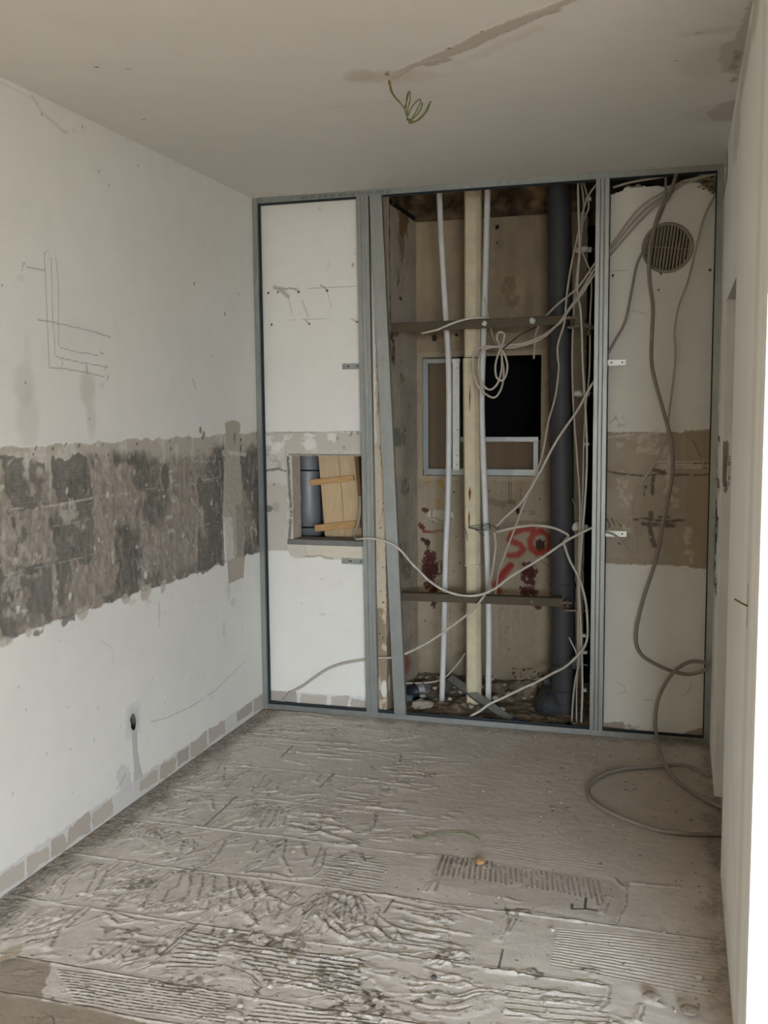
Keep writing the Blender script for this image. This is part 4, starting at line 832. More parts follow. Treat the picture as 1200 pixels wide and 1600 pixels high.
hanger(950, 978, 562, 571, (.2, .8), 'upper bright bracket right of the right stud, below the round vent', -1, True)
hanger(946, 979, 829.5, 838.5, (.25, .8), 'lower bright bracket right of the right stud, on the stripped brown band', -1, True)

# ---- wall vent
o = thing('round_vent', 'round grey-brown louvred air vent high on the right panel', 'vent')
vc = P(1042.5, 387.5, BY); o.location = vc
ring = MB(); N_ = 40; R_ = .112
pr = [(R_, 0), (R_, -.010), (R_-.004, -.013), (R_-.012, -.012), (R_-.014, -.006)]; v = []; f = []
for k in range(N_):
    an = 2*math.pi*k/N_
    for r_, y_ in pr: v.append((vc.x+r_*math.cos(an), vc.y+y_, vc.z+r_*math.sin(an)))
n = len(pr)
for k in range(N_):
    for i in range(n-1): f.append((k*n+i, k*n+i+1, ((k+1) % N_)*n+i+1, ((k+1) % N_)*n+i))
ring.add(v, f).build('rim', M_vent, o, smooth=True)
sl_ = MB(); ti = math.radians(-7)
def rot(x, z): return (vc.x+x*math.cos(ti)-z*math.sin(ti), vc.z+x*math.sin(ti)+z*math.cos(ti))
def bar(mb, x0, x1, z0, z1, y0, y1, sk=0):
    c4 = [(x0, z0), (x1, z0), (x1, z1), (x0, z1)]
    v = [(rot(*c)[0], y0, rot(*c)[1]) for c in c4]+[(rot(c[0]+sk, c[1])[0], y1, rot(c[0]+sk, c[1])[1]) for c in c4]
    mb.add(v, [(0, 1, 2, 3), (7, 6, 5, 4), (0, 4, 5, 1), (1, 5, 6, 2), (2, 6, 7, 3), (3, 7, 4, 0)])
R2_ = R_-.012
for k in range(14):
    x = -R2_+(k+.5)*2*R2_/14; hz = math.sqrt(max(0, R2_**2-x*x)); bar(sl_, x-.0036, x+.0028, -hz, hz, vc.y-.011, vc.y-.002, .004)
sl_.build('louvres', M_vent, o)
m = MB(); bar(m, -R2_, R2_, -.002, .0015, vc.y-.0125, vc.y-.010); m.build('cross_bar', M_vent, o)
m = MB(); disc(m, (vc.x, vc.y-.0012, vc.z), R2_, (0, -1, 0), n=40, depth=.001); m.build('backing', M_dark, o)

# ---- box opening in the left panel
o = thing('formwork_shutter', 'pine plank shutter with two battens inside the small box opening', 'wooden shutter', P(530, 845, .30))
yb = .30
def plank(name, quad, t, mat, y=yb):
    m = MB(); fr = [P(u, v, y) for u, v in quad]; v = fr+[p+Vector((0, t, 0)) for p in fr]
    m.add(v, [(0, 1, 2, 3), (7, 6, 5, 4), (0, 4, 5, 1), (1, 5, 6, 2), (2, 6, 7, 3), (3, 7, 4, 0)]).build(name, mat, o, bevel=.002)
plank('board', [(496, 700), (528, 700), (541, 862), (510, 862)], .022, M_wood)
plank('board', [(528.6, 700), (552, 700), (568, 862), (541.6, 862)], .022, M_wood)
plank('batten', [(483.5, 749.5), (552, 742.5), (552.5, 751), (484.5, 759.5)], .022, M_batten, yb-.024)
plank('batten', [(491, 820.5), (562, 812.5), (562, 824.5), (492, 831)], .022, M_batten, yb-.024)
plank('edge_strip', [(552.5, 705), (559, 705), (571, 862), (568.5, 862)], .03, newmat('dark_pine', (140, 104, 68), .8, nscale=9, namt=.2), yb+.01)
m = MB(); p = P(483, 780, .42); m.tube([(p.x, p.y, .502), (p.x, p.y, 1.698)], .065, 28)
tag(m.build('grey_duct', M_duct, smooth=True), 'grey round duct standing behind the pine boards in the box opening', 'duct')
for v_, l_ in ((735, 'upper thin dark rod crossing the grey duct in the box opening'), (824, 'lower thin dark rod crossing the grey duct in the box opening')):
    m = MB(); m.tube([P(468, v_, .335), P(500, v_+.5, .335)], .004, 8); tag(m.build('steel_rod', M_black, smooth=True), l_, 'rod')
m = MB(); a = P(450, 843, BY); b = P(569, 854, BY)
m.box((a.x, BY-.012, b.z), (b.x, .17, a.z+.004)); o = m.build('cement_sill', M_cement, bevel=.004); tag(o, 'grey cement sill under the box opening in the left panel', 'sill')
# rough plaster lumps hanging below the sill
m = MB()
def rockmesh(c, r, seed, flat=.7, sub=2, rough=.35, stretch=(1, 1, 1)):
    bm = bmesh.new(); bmesh.ops.create_icosphere(bm, subdivisions=sub, radius=1.0)
    for v in bm.verts:
        nn = mnoise.noise(v.co*1.3+Vector((seed*3.1, seed*1.7, seed)))+.5*mnoise.noise(v.co*3.1+Vector((seed, 0, seed*2)))
        v.co = v.co*(1+rough*nn); v.co = Vector((v.co.x*stretch[0], v.co.y*stretch[1], v.co.z*flat*stretch[2]))*r
    vs = [tuple(Vector(c)+v.co) for v in bm.verts]; bm.verts.index_update(); fs = [tuple(v.index for v in f.verts) for f in bm.faces]; bm.free()
    return vs, fs

# ---- pipes in the shaft
def pipe(name, pts, r, mat, n=20): return MB().tube(catmull(pts, .04), r, n)
PY = .35
def zend(lst, top=2.92, bot=.01):
    return [Vector((lst[0].x, PY, top))]+[p for p in lst if .02 < p.z < 2.58]+[Vector((lst[-1].x, PY, bot))]
o = pipe('', zend([P(u, v, PY) for u, v in [(682.5, 304), (691, 400), (697, 500), (701, 577), (701.5, 672), (700, 780), (696, 880), (694, 980), (690.5, 1110)]]), .0150, M_white).build('water_pipe', M_white, smooth=True)
tag(o, 'slender white pipe bowed to the right, leftmost pipe in the shaft', 'pipe')
o = pipe('', zend([P(u, v, PY+.02) for u, v in [(765.5, 301), (758, 450), (755.5, 529), (753, 600), (753, 655), (757, 760), (762, 890), (764, 980), (764, 1110)]]), .0158, M_white).build('water_pipe', M_white, smooth=True)
tag(o, 'slender white pipe close behind the cream column, right of it', 'pipe')
o = thing('cream_column_pipe', 'thick cream painted column pipe in the middle of the shaft, cracked paint', 'pipe', (P(738, 1100, PY).x, PY, 0))
def column(z0, z1, uc0, uc1, wpx, name):
    a = P(uc0[0], uc0[1], PY); b = P(uc1[0], uc1[1], PY); hw = wpx*.0033/2
    pr = [(-1, .5), (-1, -.35), (-.72, -.95), (-.35, -1), (.35, -1), (.55, -.92), (1, -.3), (1, .5), (.6, 1), (-.6, 1)]
    v = [(a.x+x*hw, PY+y*hw, z0) for x, y in pr]+[(b.x+x*hw, PY+y*hw, z1) for x, y in pr]; n = len(pr)
    m = MB().add(v, [(i, (i+1) % n, n+(i+1) % n, n+i) for i in range(n)]+[tuple(range(n-1, -1, -1)), tuple(range(n, 2*n))])
    m.build(name, M_beige, o, bevel=.004)
zj1 = P(738, 559, PY).z; zj2 = P(739, 882, PY).z
column(zj1+.001, 2.92, (738.5, 556), (739.3, 210), 25.5, 'upper_length'); column(zj2+.002, zj1-.002, (739, 880), (736, 561), 25, 'middle_length'); column(.01, zj2-.004, (740.5, 1098), (740, 884), 24, 'lower_length')
m = MB(); c_ = P(740, 881, PY); m.box((c_.x-.040, PY-.042, zj2-.006), (c_.x+.040, PY+.03, zj2+.004)); m.build('joint_collar', M_beige, o, bevel=.003)
M_rp = newmat('rust_brown', (122, 74, 44), .9, nscale=40, namt=.3)
for (u, v, w_, h_) in [(734, 770, 2.2, 14), (733, 810, 1.6, 18), (734, 620, 1.2, 26), (739, 300+140, 1.0, 0)]:
    if h_:
        p = P(u, v, PY-.047); m = MB(); m.add([p+Vector((-.0033*w_, -.0006, .0)), p+Vector((0, -.0006, -.0033*h_)), p+Vector((.0033*w_, -.0006, .003)), p+Vector((.001, -.0006, .0033*h_*.7))], [(0, 1, 2, 3)]); m.build('bare_rust_patch', M_rp, o, solid=.001)
# wire tie round column and pipe
m = MB(); c_ = P(743, 822, PY)
for j in range(4):
    pts = []
    for k in range(25):
        an = 2*math.pi*k/24; pts.append((c_.x+.062*math.cos(an)+.012, PY+.01+.066*math.sin(an), c_.z+.006*math.sin(an*2+j)+(j-1.5)*.007))
    m.tube(pts, .0018, 6)
m.tube(catmull([P(723, 822, PY-.05), P(729, 833, PY-.06), P(730, 845, PY-.06)]), .0016, 6); m.tube(catmull([P(740, 826, PY-.06), P(750, 832, PY-.065), P(757, 837, PY-.06)]), .0016, 6)
m.tube(catmull([P(762, 818, PY-.05), P(772, 822, PY-.05), P(779, 830, PY-.05), P(777, 816, PY-.05)]), .002, 6)
tag(m.build('wire_tie', M_tie, smooth=True), 'dark twisted wire tied round the cream column and white pipe', 'wire')
# grey soil pipe
GY = .36
gx0 = P(873.5, 300, GY).x; gx1 = P(880, 980, GY).x
o = thing('soil_pipe', 'large dark grey plastic drain pipe with sockets at the right of the shaft', 'drain pipe', (gx1, GY, 0))
zA = P(879, 912, GY).z; zB = P(879, 938, GY).z; zC = P(879, 1040, GY).z; zD = P(879, 1072, GY).z; zE = P(879, 1078, GY).z
gx = lambda z: gx1+(gx0-gx1)*(z-.44)/(2.62-.44)
def rings(spec, name, mat=M_pvc):
    pts = []; rr = []
    for z, r_ in spec: pts.append(Vector((gx(z), GY, z))); rr.append(r_)
    return MB().tube(pts, rr, 40).build(name, mat, o, smooth=False)
def shade(ob):
    me = ob.data; me.polygons.foreach_set('use_smooth', [True]*len(me.polygons))
    md = ob.modifiers.new('e', 'EDGE_SPLIT'); md.split_angle = math.radians(40); return ob
shade(rings([(2.92, .0595), (zA, .0595)], 'upper_pipe'))
shade(rings([(zA+.006, .0625), (zA, .067), (zA-.014, .067), (zA-.016, .063), (zB, .063), (zB-.012, .060)], 'upper_socket'))
shade(rings([(zB, .0595), (zC, .0595)], 'middle_pipe'))
shade(rings([(zC+.008, .064), (zC, .069), (zC-.016, .069), (zC-.018, .064), (zD, .064), (zE+.002, .064)], 'middle_socket'))
shade(rings([(zE+.008, .066), (zE+.003, .072), (zE-.016, .072), (zE-.018, .067), (zE-.055, .067), (zE-.058, .070), (.0, .070)], 'base_socket'))
ec = P(846, 1096, GY-.05); dr = Vector((-.80, -.34, .42)).normalized()
shade(MB().tube([ec-dr*.17, ec-dr*.075, ec-dr*.045, ec-dr*.044, ec-dr*.008, ec-dr*.007], [.060, .060, .062, .069, .069, .063], 36).build('branch_elbow', M_pvc, o))
shade(MB().tube([ec-dr*.012, ec+dr*.004, ec+dr*.014, ec+dr*.018], [.062, .060, .045, .020], 36).build('branch_plug', newmat('darker_pvc', (54, 54, 55), .5, nscale=12, namt=.1), o))
p = P(851, 1064, .45); m = MB().tube([p+Vector((.08, .0, -.02)), p+Vector((.02, 0, 0)), p+Vector((.019, 0, 0)), p], [.022, .022, .027, .027], 24); shade(m.build('rear_branch', M_pvc, o))

# ---- flat steel straps
def strap(name, L_, R_, hgt, y, label, parts):
    a = P(*L_, y); b = P(*R_, y); o = thing(name, label, 'steel strap', a)
    m = MB(); h2 = hgt/2
    v = [(a.x, y, a.z-h2), (b.x, y, b.z-h2), (b.x, y, b.z+h2), (a.x, y, a.z+h2)]; v += [(x, yy+.006, z) for x, yy, z in v]
    m.add(v, [(0, 1, 2, 3), (7, 6, 5, 4), (0, 4, 5, 1), (1, 5, 6, 2), (2, 6, 7, 3), (3, 7, 4, 0)])
    v = [(a.x, y, a.z+h2-.003), (b.x, y, b.z+h2-.003), (b.x, y+.035, b.z+h2-.003), (a.x, y+.035, a.z+h2-.003)]; v += [(x, yy, z+.003) for x, yy, z in v]
    m.add(v, [(3, 2, 1, 0), (4, 5, 6, 7), (0, 1, 5, 4), (1, 2, 6, 5), (2, 3, 7, 6), (3, 0, 4, 7)])
    m.build('strap_bar', M_rust, o, bevel=.001); parts(o, a, b); return o
def up_parts(o, a, b):
    y = a.y
    for k, u, v in ((1, 757, 505), (2, 832, 501)):
        p = P(u, v, y-.004); vs, fs = rockmesh(p, .013, k, flat=1.1); MB().add(vs, fs).build('mortar_dab', M_lump, o, smooth=True)
    p = P(887, 496, y-.01); m = MB(); 
    vs, fs = rockmesh(P(893, 496.5, y-.015), .026, 3, flat=.32, stretch=(1.15, .8, 1)); m.add(vs, fs).build('washer', M_rustl, o, smooth=True)
    m = MB().tube([P(894, 499, y-.01), P(894, 509, y-.01)], .011, 12); m.build('spacer', M_rust, o)
    m = MB(); pts = catmull([P(887, 511, y-.012), P(895, 512, y-.012), P(903, 508, y), P(912, 507, y+.01), P(920, 510, y+.03), P(928, 512, y+.05)], .008)
    m.tube(pts, [.006+.006*min(1, i/8)*(.8+.3*mnoise.noise(Vector((i*.9, 0, 0)))) for i in range(len(pts))], 10); m.build('anchor_arm', M_rustl, o, smooth=True)
    m = MB().tube([P(920, 515, y+.02), P(921, 524, y+.02)], .012, 10); m.build('anchor_bolt', M_rust, o, smooth=True)
strap('steel_strap', (609, 512.5), (882, 499.5), .044, .17, 'upper olive rusty flat steel strap crossing in front of the pipes', up_parts)
def lo_parts(o, a, b):
    y = a.y
    m = MB().tube([P(876, 942, y-.008), P(894, 942, y-.008)], .006, 10); m.build('clamp_bolt', M_rustl, o, smooth=True)
    m = MB().tube([P(887, 938, y-.008), P(887, 950, y-.008)], .007, 10); m.build('spacer', M_rust, o, smooth=True)
    m = MB().tube([P(882, 954, y-.01), P(920, 954.5, y+.04)], .0055, 10); m.build('anchor_rod', M_rustl, o, smooth=True)
    m = MB().tube(catmull([P(878, 938, y-.01), P(880, 934, y-.02), P(882, 931, y-.02)]), .002, 6); m.build('wire_end', M_rustl, o, smooth=True)
    m = MB(); disc(m, P(831, 940.5, y-.001), .007, (0, -1, 0)); m.build('rivet', M_rustl, o)
strap('steel_strap', (628, 932), (880, 941.5), .043, .17, 'lower grey-brown flat steel strap crossing in front of the pipes', lo_parts)

# ---- metal framing in the shaft's back opening
def bara(name, u0, u1, v0, v1, y, label, dep=.03, mat=M_zinc, lip=True, cat='metal profile'):
    a = P(u0, v1, y); b = P(u1, v0, y); o = thing(name, label, cat, (a.x, y, a.z)); m = MB()
    m.box((a.x, y, a.z), (b.x, y+.0012, b.z))
    if (b.z-a.z) > (b.x-a.x): m.box((a.x, y, a.z), (a.x+.0012, y+dep, b.z)).box((b.x-.0012, y, a.z), (b.x, y+dep, b.z))
    else: m.box((a.x, y, a.z), (b.x, y+dep, a.z+.0012)).box((a.x, y, b.z-.0012), (b.x, y+dep, b.z))
    m.build('channel', mat, o)
    return o
fy = SY-.006
bara('metal_profile', 661, 669, 560, 733, fy, 'upright thin steel profile along the left edge of the shaft back opening')
bara('metal_profile', 661, 719, 559.5, 568.5, fy-.0016, 'short steel profile across the top left of the shaft back opening')
bara('metal_profile', 662, 841, 733.5, 742, fy-.0016, 'long steel profile along the bottom of the shaft back opening')
o = bara('metal_profile', 707, 718, 561, 734, fy-.004, 'bright upright steel profile beside the black hole', mat=M_bright)
for v_ in (575, 672, 712, 726):
    m = MB(); disc(m, P(714, v_, fy-.0042), .003, (0, -1, 0), depth=.001); m.build('screw', M_hole, o)
bara('metal_profile', 719, 841, 682.5, 690.5, fy-.001, 'steel profile across under the black hole')
bara('metal_profile', 833, 841, 691, 733.5, fy+.001, 'short upright steel profile at the lower right of the shaft back opening')
for (u0, u1, v0, v1, l_) in [(664, 716, 558, 738, 'narrow brown board behind the left part of the shaft back opening'), (716.5, 846, 687, 742, 'low brown board behind the shaft back opening, under the black hole')]:
    a = P(u0, v1, SY+.085); b = P(u1, v0, SY+.085); o = MB().box((a.x, SY+.06, a.z), (b.x, SY+.078, b.z)).build('brown_board', M_board); tag(o, l_, 'board')

# ---- plaster lumps and cable clips in the shaft
for i, (u, v, r_, l_) in enumerate([(912, 390, .030, 'plaster-covered clip on the shaft side near its top, by the right stud'), (909, 615, .028, 'plaster-covered clip halfway up beside the right stud'), (906, 823, .030, 'round plaster lump clip beside the lower right stud, near the red paint')]):
    o = thing('plastered_clip', l_, 'cable clip', P(u, v, .30)); vs, fs = rockmesh(P(u-4, v, .30), r_, 10+i, flat=.55, stretch=(1.15, .7, 1) if i < 2 else (.9, .9, 1.5)); MB().add(vs, fs).build('plaster_lump', M_lump, o, smooth=True)
    m = MB(); p = P(u+9, v+1, .30); m.box((p.x-.012, .29, p.z-.010), (p.x+.012, .31, p.z+.014)); m.build('clip_body', M_zincd, o, bevel=.002)
    m = MB(); m.tube([P(u+4, v, .30), (SX1+.04, .30, P(u, v, .30).z)], .003, 8); m.build('anchor_pin', M_rust, o)
for (u, v, l_) in [(917, 694, 'small white clip holding the vertical cables, between plastered clips'), (914, 993, 'small white cable clip low in the shaft, uppermost of the low group'), (914, 1019, 'small white cable clip low in the shaft, under the uppermost of the low group'), (913, 1078, 'lowest white cable clip above the floor track'), (920, 311, 'white cable clip at the very top by the right stud')]:
    o = thing('cable_clip', l_, 'cable clip', P(u, v, .20)); p = P(u, v, .20); m = MB(); m.box((p.x-.014, .185, p.z-.007), (p.x+.012, .215, p.z+.007)); m.build('clip_body', M_clip, o, bevel=.003)
    m = MB(); m.tube([(p.x+.008, .20, p.z), (SX1+.03, .20, p.z)], .0025, 8); m.build('anchor_pin', M_rust, o)
o = thing('wire_tie', 'grey wire binding round the vertical cables low in the shaft', 'wire', P(903, 1036, .20)); m = MB()
for j in range(6):
    c_ = P(903, 1028+j*3, .20); m.tube([(c_.x+.026*math.cos(2*math.pi*k/16), .20+.018*math.sin(2*math.pi*k/16), c_.z+.003*math.sin(k)) for k in range(17)], .0022, 6)
m.build('binding', M_zincd, o, smooth=True); m = MB(); m.tube([P(903, 1035, .18), P(918, 1040, .16)], .004, 6); m.build('tail', M_zincd, o)

# ---- cables
def cab(pts, r, label, mat=None, name='cable', **k): return cable(name, [P(*p) for p in pts], r, label, mat, **k)
rc = .0052
# right panel
cab([(1040, 268, .045), (1039, 315, .040), (1025, 352, .030), (1010, 382, .022), (995, 415, .03), (987, 455, .035), (977, 502, .035), (962, 530, .035), (948, 556, .045), (939, 572, .048), (932, 584, .07)], rc+.0006, 'brown-grey cable curving left of the vent down behind the right stud', M_conduit)
main = [P(*p) for p in [(1060, 262, .035), (1047, 302, .030), (1032, 327, .022), (1020, 365, .012), (1014, 395, .006), (1015, 440, .010), (1020, 477, .010), (1019, 515, .010), (1018, 565, .006), (1026, 605, .0), (1036, 640, -.008), (1049, 692, -.012), (1050, 745, -.012), (1036, 815, -.012), (1026, 871, -.014), (1005, 937, -.014), (994, 990, -.015), (1001, 1021, -.016), (1033, 1042, -.020), (1068, 1053, -.026), (1090, 1051, -.032), (1103, 1046, -.040), (1105, 1038, -.050), (1095, 1034, -.058), (1075, 1035, -.060), (1050, 1053, -.060), (1029, 1091, -.060), (1024, 1130, -.066), (1027, 1155, -.08)]]
fl_pts = [PZ(u, v, z) for u, v, z in [(1033, 1182, .05), (1044, 1203, .02), (1060, 1222, .012), (1090, 1242, .011), (1122, 1259, .011), (1150, 1268, .011), (1185, 1278, .011)]]
cable('cable', main+fl_pts, .0085, 'thick grey cable looping down the right panel, over the floor track and through the doorway', M_conduit, n=12)
lp = [PZ(u, v, .010) for u, v in [(1190, 1305), (1160, 1305), (1124, 1304), (1090, 1304), (1054, 1301), (1024, 1296), (996, 1287), (962, 1274), (932, 1257), (922, 1247), (919, 1236), (921, 1226), (930, 1218), (945, 1209), (961, 1204), (982, 1200), (1007, 1199), (1034, 1199), (1062, 1202), (1088, 1207), (1110, 1213)]]
for q_ in lp[12:]: pass
lp[17].z = .016; lp[18].z = .030; lp[19].z = .024
cable('cable', lp, .0085, 'thick grey cable lying in a wide loop on the floor by the doorway', M_conduit, n=12)
cab([(1128, 284, .040), (1120, 300, .040), (1100, 340, .030), (1087, 390, .025), (1075, 440, .025), (1060, 480, .025), (1054, 520, .025), (1055, 565, .02), (1046, 640, .02), (1040, 686, .025), (1022, 724, .03), (1000, 760, .035), (990, 782, .03), (987, 808, .03), (990, 835, .03), (994, 858, .03), (990, 866, .03), (982, 862, .03), (973, 851, .03), (963, 838, .035), (950, 832, .045), (935, 829, .09)], rc, 'slim grey cable right of the vent, winding down to the lower bright bracket')
B_ = [[(1150, 268, .045), (1120, 272, .045), (1075, 281, .045), (1055, 290, .045), (1000, 325, .045), (953, 386, .050), (940, 400, .049), (928, 414, .085), (903, 449, .14), (872, 475, .20), (850, 498, .26), (838, 520, .32), (834, 560, .40)],
      [(1140, 262, .05), (1085, 281, .050), (1060, 293, .050), (1005, 330, .048), (960, 383, .050), (940, 407, .049), (928, 422, .095), (905, 460, .13), (885, 488, .145), (873, 505, .15), (846, 529, .20), (808, 542, .20), (786, 543, .20), (760, 541, .20), (743, 549, .20), (738, 572, .20), (745, 600, .20), (758, 615, .20), (773, 621, .20), (784, 605, .20), (787, 580, .20), (784, 560, .19)],
      [(1110, 268, .055), (1075, 284, .055), (1045, 304, .050), (1012, 333, .050), (985, 362, .050), (955, 397, .050), (940, 415, .049), (928, 430, .10), (907, 462, .12), (888, 486, .14), (876, 503, .145), (850, 523, .18), (820, 536, .19), (789, 540, .19), (765, 543, .185), (752, 551, .185), (748, 572, .185), (752, 596, .185), (764, 609, .185), (777, 600, .185), (784, 575, .185), (783, 545, .18), (776, 528, .18), (780, 519, .18), (788, 522, .18), (786, 535, .18), (779, 552, .175), (774, 572, .175), (776, 590, .175), (784, 595, .175), (790, 588, .175), (793, 573, .175), (790, 558, .175), (785, 547, .17)]]
for q_, l_ in zip(B_, ['topmost grey cable of the bundle slanting from the ceiling corner into the shaft', 'grey cable of the slanting bundle ending in a wide coil on the column', 'grey cable of the slanting bundle ending in a small knot of loops']):
    cab(q_, rc, l_)
cab([(958, 293, .04), (985, 285, .045), (1030, 277, .05), (1080, 268, .05), (1110, 262, .05)], rc, 'grey cable running along just below the ceiling track at the right')
# shaft, vertical
cab([(936, 284, .05), (925, 297, .09), (916, 314, .14), (910, 335, .16), (906, 355, .16), (899, 385, .16), (892, 418, .15), (887, 450, .14), (884, 482, .14), (883, 495, .14), (881, 509, .145), (874, 530, .16), (871, 545, .17), (872, 562, .17), (873, 577, .17), (868, 618, .18), (857, 659, .19), (846, 716, .2), (827, 767, .22), (805, 824, .24), (786, 874, .27), (779, 895, .29), (774, 930, .36)], rc-.0006, 'grey cable dropping from the shaft top across the drain pipe to the red slash')
cab([(903, 284, .15), (904, 330, .15), (906, 387, .15), (902, 450, .15), (908, 494, .15), (911, 577, .15), (916, 659, .15), (917, 719, .15), (914, 785, .15), (909, 845, .16), (905, 910, .16), (907, 960, .16), (909, 1020, .16), (910, 1076, .16), (908, 1136, .16)], rc, 'long pale cable running the full height beside the right stud', M_cablelight)
cab([(908, 284, .18), (912, 320, .18), (907, 380, .18), (900, 440, .18), (896, 500, .18), (894, 560, .18), (896, 635, .18), (902, 719, .18), (906, 785, .18), (905, 860, .18), (903, 910, .18), (904, 960, .18), (905, 1030, .17), (899, 1062, .17), (895, 1100, .17), (893, 1134, .17)], rc-.0008, 'long grey cable left of the full-height pale cable, leaning left at its foot')
cab([(912, 284, .20), (920, 320, .2), (914, 340, .2), (903, 375, .2), (923, 430, .20), (922, 500, .20), (921, 580, .2), (915, 640, .2), (912, 700, .2), (911, 760, .2), (908, 830, .2), (905, 900, .2), (903, 960, .2), (903, 1030, .19), (901, 1080, .19), (901, 1136, .19)], rc-.001, 'thin grey cable behind the other vertical cables beside the right stud')
cab([(932, 592, .02), (924, 602, .06), (903, 640, .10), (882, 670, .12), (865, 697, .14), (848, 730, .16), (833, 757, .18), (820, 778, .20), (808, 792, .22), (790, 808, .25), (776, 822, .28)], rc+.0008, 'straight pale cable slanting down from the right stud to the column', M_cablelight)
cab([(776, 831, .28), (790, 828, .26), (808, 824, .24), (836, 821, .22), (865, 825, .2), (885, 834, .18), (888, 839, .18), (881, 846, .17), (883, 855, .16), (890, 875, .15), (904, 902, .13), (914, 934, .12), (918, 970, .10), (917, 1000, .10), (908, 1018, .10), (886, 1040, .11), (864, 1052, .12), (838, 1066, .12), (820, 1074, .12), (787, 1090, .11), (765, 1100, .10), (750, 1111, .09), (734, 1120, .075), (728, 1127, .07)], rc+.0008, 'pale cable curving from the wire tie across the drain pipe down to the floor track', M_cablelight)
cab([(935, 821, .05), (920, 827, .04), (902, 836, .03), (884, 846, .02), (843, 874, .02), (818, 889, .03), (795, 903, .05), (773, 920, .06), (747, 930, .07), (720, 930, .07), (693, 922, .05), (670, 907, .02), (655, 892, .0), (643, 880, -.008), (627, 861, -.012), (612, 850, -.012), (590, 843, -.012), (572, 841, -.012), (558, 842.5, .03), (554.5, 838, .10), (556, 828, .16), (560, 815, .20), (563, 798, .22), (562, 775, .24)], rc+.0006, 'pale cable sagging from the right stud across both left studs to the boards', M_cablelight)
cab([(772, 832, .29), (774, 842, .28), (774.5, 855, .27), (772, 875, .25), (768, 900, .22), (760, 925, .14), (742, 949, .12), (720, 968, .11), (693, 988, .10), (665, 1006, .09), (637, 1020, .06), (615, 1027, .036), (592, 1028, .034), (570, 1031, .036), (539, 1036, .036), (520, 1042, .036), (506, 1049, .036), (490, 1060, .036), (473, 1072, .036), (455, 1082, .036), (445, 1092, .040), (442, 1099, .05)], rc+.001, 'grey cable from the wire tie behind the left studs to the left panel foot')
cab([(727, 1020, .45), (718, 1034, .45), (707, 1047, .45), (697, 1057, .45), (687, 1063, .45), (673, 1066, .44), (660, 1067, .42), (638, 1067.5, .38), (625, 1067, .36)], rc-.0006, 'dull grey cable curving behind the pipes above the rubble')
cab([(659, 521, .14), (672, 518, .13), (684, 515, .125), (700, 508, .12), (716, 502, .12), (732, 498, .12), (745, 496.5, .14), (760, 496, .18), (768, 500, .25), (774, 508, .33)], rc, 'short pale cable with a free end lying over the upper strap', M_cablelight)
cab([(757, 465, .28), (760, 478, .28), (764, 500, .30), (768, 518, .30), (774, 536, .28), (783, 545, .18)], rc-.002, 'thin grey string-like cable hanging down into the coil')
cab([(785, 546, .17), (800, 533, .17), (815, 522, .165), (838, 511, .16)], .0030, 'short black cable tie end pointing from the coil up to the strap', M_black)
cab([(894, 779, .24), (900, 795, .24), (907, 815, .24), (909, 825, .25)], .002, 'thin loose wire sticking up by the round plaster lump', M_conduit)
cab([(889, 996, .15), (893, 1004, .15), (898, 1014, .16), (902, 1026, .17)], .0035, 'short pale cable end pointing up left above the wire binding', M_cablelight)

# ---- ceiling wires
o = thing('ceiling_wires', 'bundle of bare yellow-green wires hanging from the ceiling', 'wires', C2(608, 127)+(H,))
cy = C2(608, 127)[1]
cy0 = P(608, 130, cy)
for k, pts in enumerate([[(608, 124), (611, 143), (622, 158), (632, 168), (635, 180), (640, 193)], [(640, 193), (655, 187), (668, 172), (673, 158)], [(637, 182), (645, 165), (655, 155), (657, 160), (648, 178), (640, 193)], [(634, 170), (636, 150), (640, 142), (641, 155), (637, 172), (636, 188)], [(608, 126), (614, 146), (625, 160), (633, 172), (637, 186), (646, 185), (657, 172), (660, 160)], [(633, 168), (638, 148), (639, 143)], [(636, 186), (648, 190), (664, 176), (671, 162)]]):
    cable('wire', [P(u, v, cy+.004*k-.01) for u, v in pts], .0021, None, M_ye, parent=o, n=6)
m = MB().tube([P(608, 124, cy), P(609, 133, cy)], .005, 8); m.build('sheath_end', M_batten, o)
# socket hole box in the left wall and the slot wire in the right wall
m = MB().tube([(-.05, c0[0], c0[1]), (-.048, c0[0], c0[1])], .05, 20); o = m.build('socket_box', M_dark); tag(o, 'dark recessed box in the small hole low on the left wall', 'socket box')
m = MB().tube(catmull([(W+.003, sl[0], sl[1]-.004), (W-.008, sl[0]+.004, sl[1]), (W-.028, sl[0]+.012, sl[1]+.010)], .005), .002, 6); tag(m.build('wire', M_ye, smooth=True), 'short yellow wire poking from the slot in the right wall', 'wire')
m = MB().box((W+.004, sl[0]-.03, sl[1]-.06), (W+.0058, sl[0]+.03, sl[1]+.06)); o = m.build('slot_back_box', M_dark); tag(o, 'dark back of the narrow slot in the right wall', 'socket box')
# green wire on the floor
cable('wire', [PZ(*TD(x, y), .007) for x, y in [(250, 352), (262, 362), (285, 355), (310, 347), (350, 346), (385, 345), (410, 352), (430, 362)]], .0022, 'thin olive green wire lying on the floor', M_grn, 'wire', n=6)

